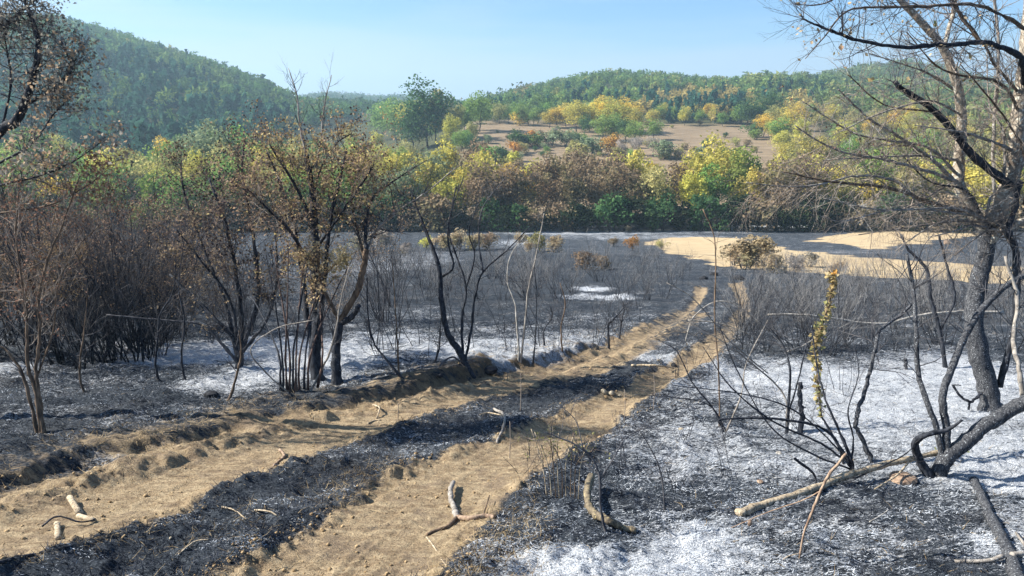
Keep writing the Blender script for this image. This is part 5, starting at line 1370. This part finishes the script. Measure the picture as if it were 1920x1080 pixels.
for i, (px, py, rx, rz, m, lab) in enumerate([
    (1132, 737, 14, 11, 'stone', 'yellowish rock, left of the pair on the charred hump'), (1147, 739, 13, 9, 'stone', 'pale rock, right of the pair on the charred hump'), (1162, 743, 8, 6, 'stone', 'small stone just right of the rock pair'),
    (1136, 746, 9, 6, 'clod', 'brown clod just below the rock pair'), (1172, 750, 9, 6, 'clod', 'brown clod at the right track lip, below the rocks'), (1264, 688, 12, 11, 'coal', 'black charred lump on the lip of the distant right track'),
    (918, 697, 34, 15, 'coal', 'long black charred lump in ash right of the leaning sapling'), (395, 742, 26, 12, 'coal', 'black lump on grey ash near the short tilted shoot'), (826, 706, 12, 9, 'coal', 'small black lump left of the leaning black sapling'),
    (320, 1010, 7, 5, 'stone', 'small pale stone on the charred strip at lower left'), (552, 1071, 10, 8, 'clod', 'round clod at the bottom edge of the right track'), (917, 902, 7, 5, 'clod', 'small clod above the forked branch in the track'),
    (1277, 806, 9, 6, 'stone', 'pale stone on ash right of the right track'), (1460, 852, 12, 7, 'ashwood', 'white ash lump beside a dark patch on the near slope'), (1775, 458, 12, 12, 'redwood', 'small reddish block standing on the distant burnt strip'),
    (1320, 524, 18, 9, 'coal', 'black earth mound between the far forks of left track'), (1340, 516, 16, 8, 'coal', 'black earth mound at the very end of left track'), (1384, 524, 20, 12, 'coal', 'black earth mound in the far fork of right track'),
    (1690, 900, 62, 20, 'redwood', 'low heap of reddish earth under the pale log'), (1425, 905, 14, 6, 'redwood', 'small reddish clod on ash above the pale log'), (1405, 985, 9, 16, 'redwood', 'reddish chip standing below the pale log end'),
    (45, 1010, 9, 6, 'clod', 'small clod left of the lowest pale log piece'), (1880, 1022, 9, 8, 'ashwood', 'pale pebble by the lower right branch fork')]):
    stone('earth_mound' if 'mound' in lab or 'heap' in lab else ('clod' if 'clod' in lab else ('charred_lump' if m == 'coal' else 'stone')), lab, 'mound' if 'mound' in lab or 'heap' in lab else ('clod' if 'clod' in lab else 'stone'), px, py, rx, rz, m, 500 + i)

# ------------------------------------------------------------------ uncountable litter on the near ground
def ribbons(name, label, mat, x, y, L, W, segs, rng, lift, curl, flat=.25, direc=None, zoff=0.0):
    n = len(x); z = full_z(x, y) + zoff
    a = rng.uniform(0, 6.28, n) if direc is None else direc + rng.normal(size=n) * .6
    d = np.stack([np.cos(a), np.sin(a), rng.normal(size=n) * flat + lift], 1); d /= np.linalg.norm(d, axis=1)[:, None]
    s = np.cross(d, np.array([0, 0, 1.0])) + rng.normal(size=(n, 3)) * .4; s /= np.linalg.norm(s, axis=1)[:, None]
    p = np.stack([x, y, z], 1); rows = []; cv = rng.normal(size=(n, 3)) * curl; cv[:, 2] -= abs(curl) * .6
    for k in range(segs + 1):
        u = k / segs; w = (W * (1 - .75 * u))[:, None]
        rows.append(p - s * w); rows.append(p + s * w)
        d = d + cv / segs; d /= np.linalg.norm(d, axis=1)[:, None]
        p = p + d * (L / segs)[:, None]
    V = np.stack(rows, 1).reshape(-1, 3); nv = 2 * (segs + 1)
    i = np.arange(n)[:, None] * nv; f = []
    for k in range(segs): f.append(i + np.array([[2 * k, 2 * k + 1, 2 * k + 3, 2 * k + 2]]))
    o = link(name, mesh_np(name, V, np.concatenate(f)), M[mat]); tag(o, label, None, None, 'stuff')
    return n * segs * 2

def litter():
    rng = np.random.default_rng(42)
    def cand(n, r0, r1, a=.66):
        R = r0 * (r1 / r0) ** rng.uniform(0, 1, n); az = rng.uniform(-a, a, n)
        return R * np.sin(az), R * np.cos(az), R
    x, y, R = cand(330000, 2.9, 17)
    dirt, ash, field, _, _, bankf = masks(x, y)
    loc = fbm(x * 2.2, y * 4, 4, 200, .6) + (ash - .42) * .9
    keep = (dirt < .35)
    w = keep & (loc > -.02 + rng.uniform(-.12, .12, len(x)))
    idx = np.where(w)[0][:120000]
    L = rng.uniform(.006, .028, len(idx)) * (1 + R[idx] * .03); W = rng.uniform(.0008, .0020, len(idx)) * (1 + R[idx] * .08)
    t1 = ribbons('ash_flakes', 'pale curled flakes of grass ash strewn over the burnt ground', 'ashflake', x[idx], y[idx], L, W, 1, rng, .12, .5, .3, direc=-.45, zoff=.004)
    b = keep & ~w
    idx = np.where(b)[0][:110000]
    L = rng.uniform(.02, .07, len(idx)) * (1 + R[idx] * .03); W = rng.uniform(.0012, .0028, len(idx)) * (1 + R[idx] * .08)
    t2 = ribbons('charred_grass', 'matted black stubs of burnt grass on the near ground', 'charblade', x[idx], y[idx], L, W, 1, rng, .35, .5, .4, zoff=-.004)
    # straw along the lips of the tracks and the bank crest
    x, y, R = cand(220000, 2.8, 16)
    dl = poly_sd(x, y, LT); dr = poly_sd(x, y, RT)
    bd, bp, bs = seg_dist(x, y, BANK)
    s = bd * bs
    edge = np.exp(-(np.minimum(abs(dl + .02), abs(dr + .02)) / .13) ** 2) * .40
    crest = np.exp(-((s - .45) / .32) ** 2) * (bp < 14) * 1.5
    hump = np.exp(-((dr - .12) / .30) ** 2) * (y < 7) * (x < .3) * .8
    side = np.exp(-((s - .0) / .5) ** 2) * (bp < 7) * .8
    base = .055 + .09 * (np.minimum(dl, dr) < 0)
    pr = np.clip(edge + crest + hump + side + base, 0, 1) * np.clip(fbm(x * 1.5, y * 1.5, 3, 210) * 3 + .55, .05, 1)
    idx = np.where(rng.uniform(size=len(x)) < pr)[0][:34000]
    L = rng.uniform(.03, .16, len(idx)) * rng.uniform(.4, 1, len(idx)); W = rng.uniform(.0007, .0016, len(idx)) * (1 + R[idx] * .06)
    t3 = ribbons('dry_straw', 'dry straw and root fibres along the track edges and bank crest', 'straw', x[idx], y[idx], L, W, 3, rng, .12, 1.1, .3)
    # crumbs of earth
    x, y, R = cand(180000, 2.8, 15)
    dl = poly_sd(x, y, LT); dr = poly_sd(x, y, RT); dm = np.minimum(dl, dr); bd, bp, bs = seg_dist(x, y, BANK); s = bd * bs
    pr = np.exp(-((dm + .0) / .14) ** 2) * .50 * (dm < .06) + .17 * (dm < 0) + np.exp(-((s - .02) / .25) ** 2) * .4 * (bp < 16)
    pr *= np.clip(fbm(x * 3, y * 3, 3, 220) * 3 + .5, .05, 1)
    idx = np.where(rng.uniform(size=len(x)) < pr)[0][:22000]
    n = len(idx); z = full_z(x[idx], y[idx])
    r = rng.uniform(.002, .007, n) * (1 + 1.8 * (rng.uniform(size=n) > .92))
    oct_ = np.array([[1, 0, 0], [0, 1, 0], [-1, 0, 0], [0, -1, 0], [0, 0, .8], [0, 0, -.6]])
    V = (oct_[None] * r[:, None, None] * rng.uniform(.6, 1.3, (n, 6, 1)) + np.stack([x[idx], y[idx], z + r * .2], 1)[:, None]).reshape(-1, 3)
    fc = np.array([[0, 1, 4], [1, 2, 4], [2, 3, 4], [3, 0, 4], [1, 0, 5], [2, 1, 5], [3, 2, 5], [0, 3, 5]])
    F_ = (np.arange(n)[:, None, None] * 6 + fc[None]).reshape(-1, 3)
    o = link('earth_crumbs', mesh_np('earth_crumbs', V, F_), M['clod']); tag(o, 'loose crumbs of dry earth on the wheel tracks and bank', None, None, 'stuff')
    print('litter tris', t1, t2, t3, n * 8)
litter()
tot = sum(len(o.data.polygons) for o in scene.objects if o.type == 'MESH' and o.data.users == 1)
print('faces in single-use meshes', tot)
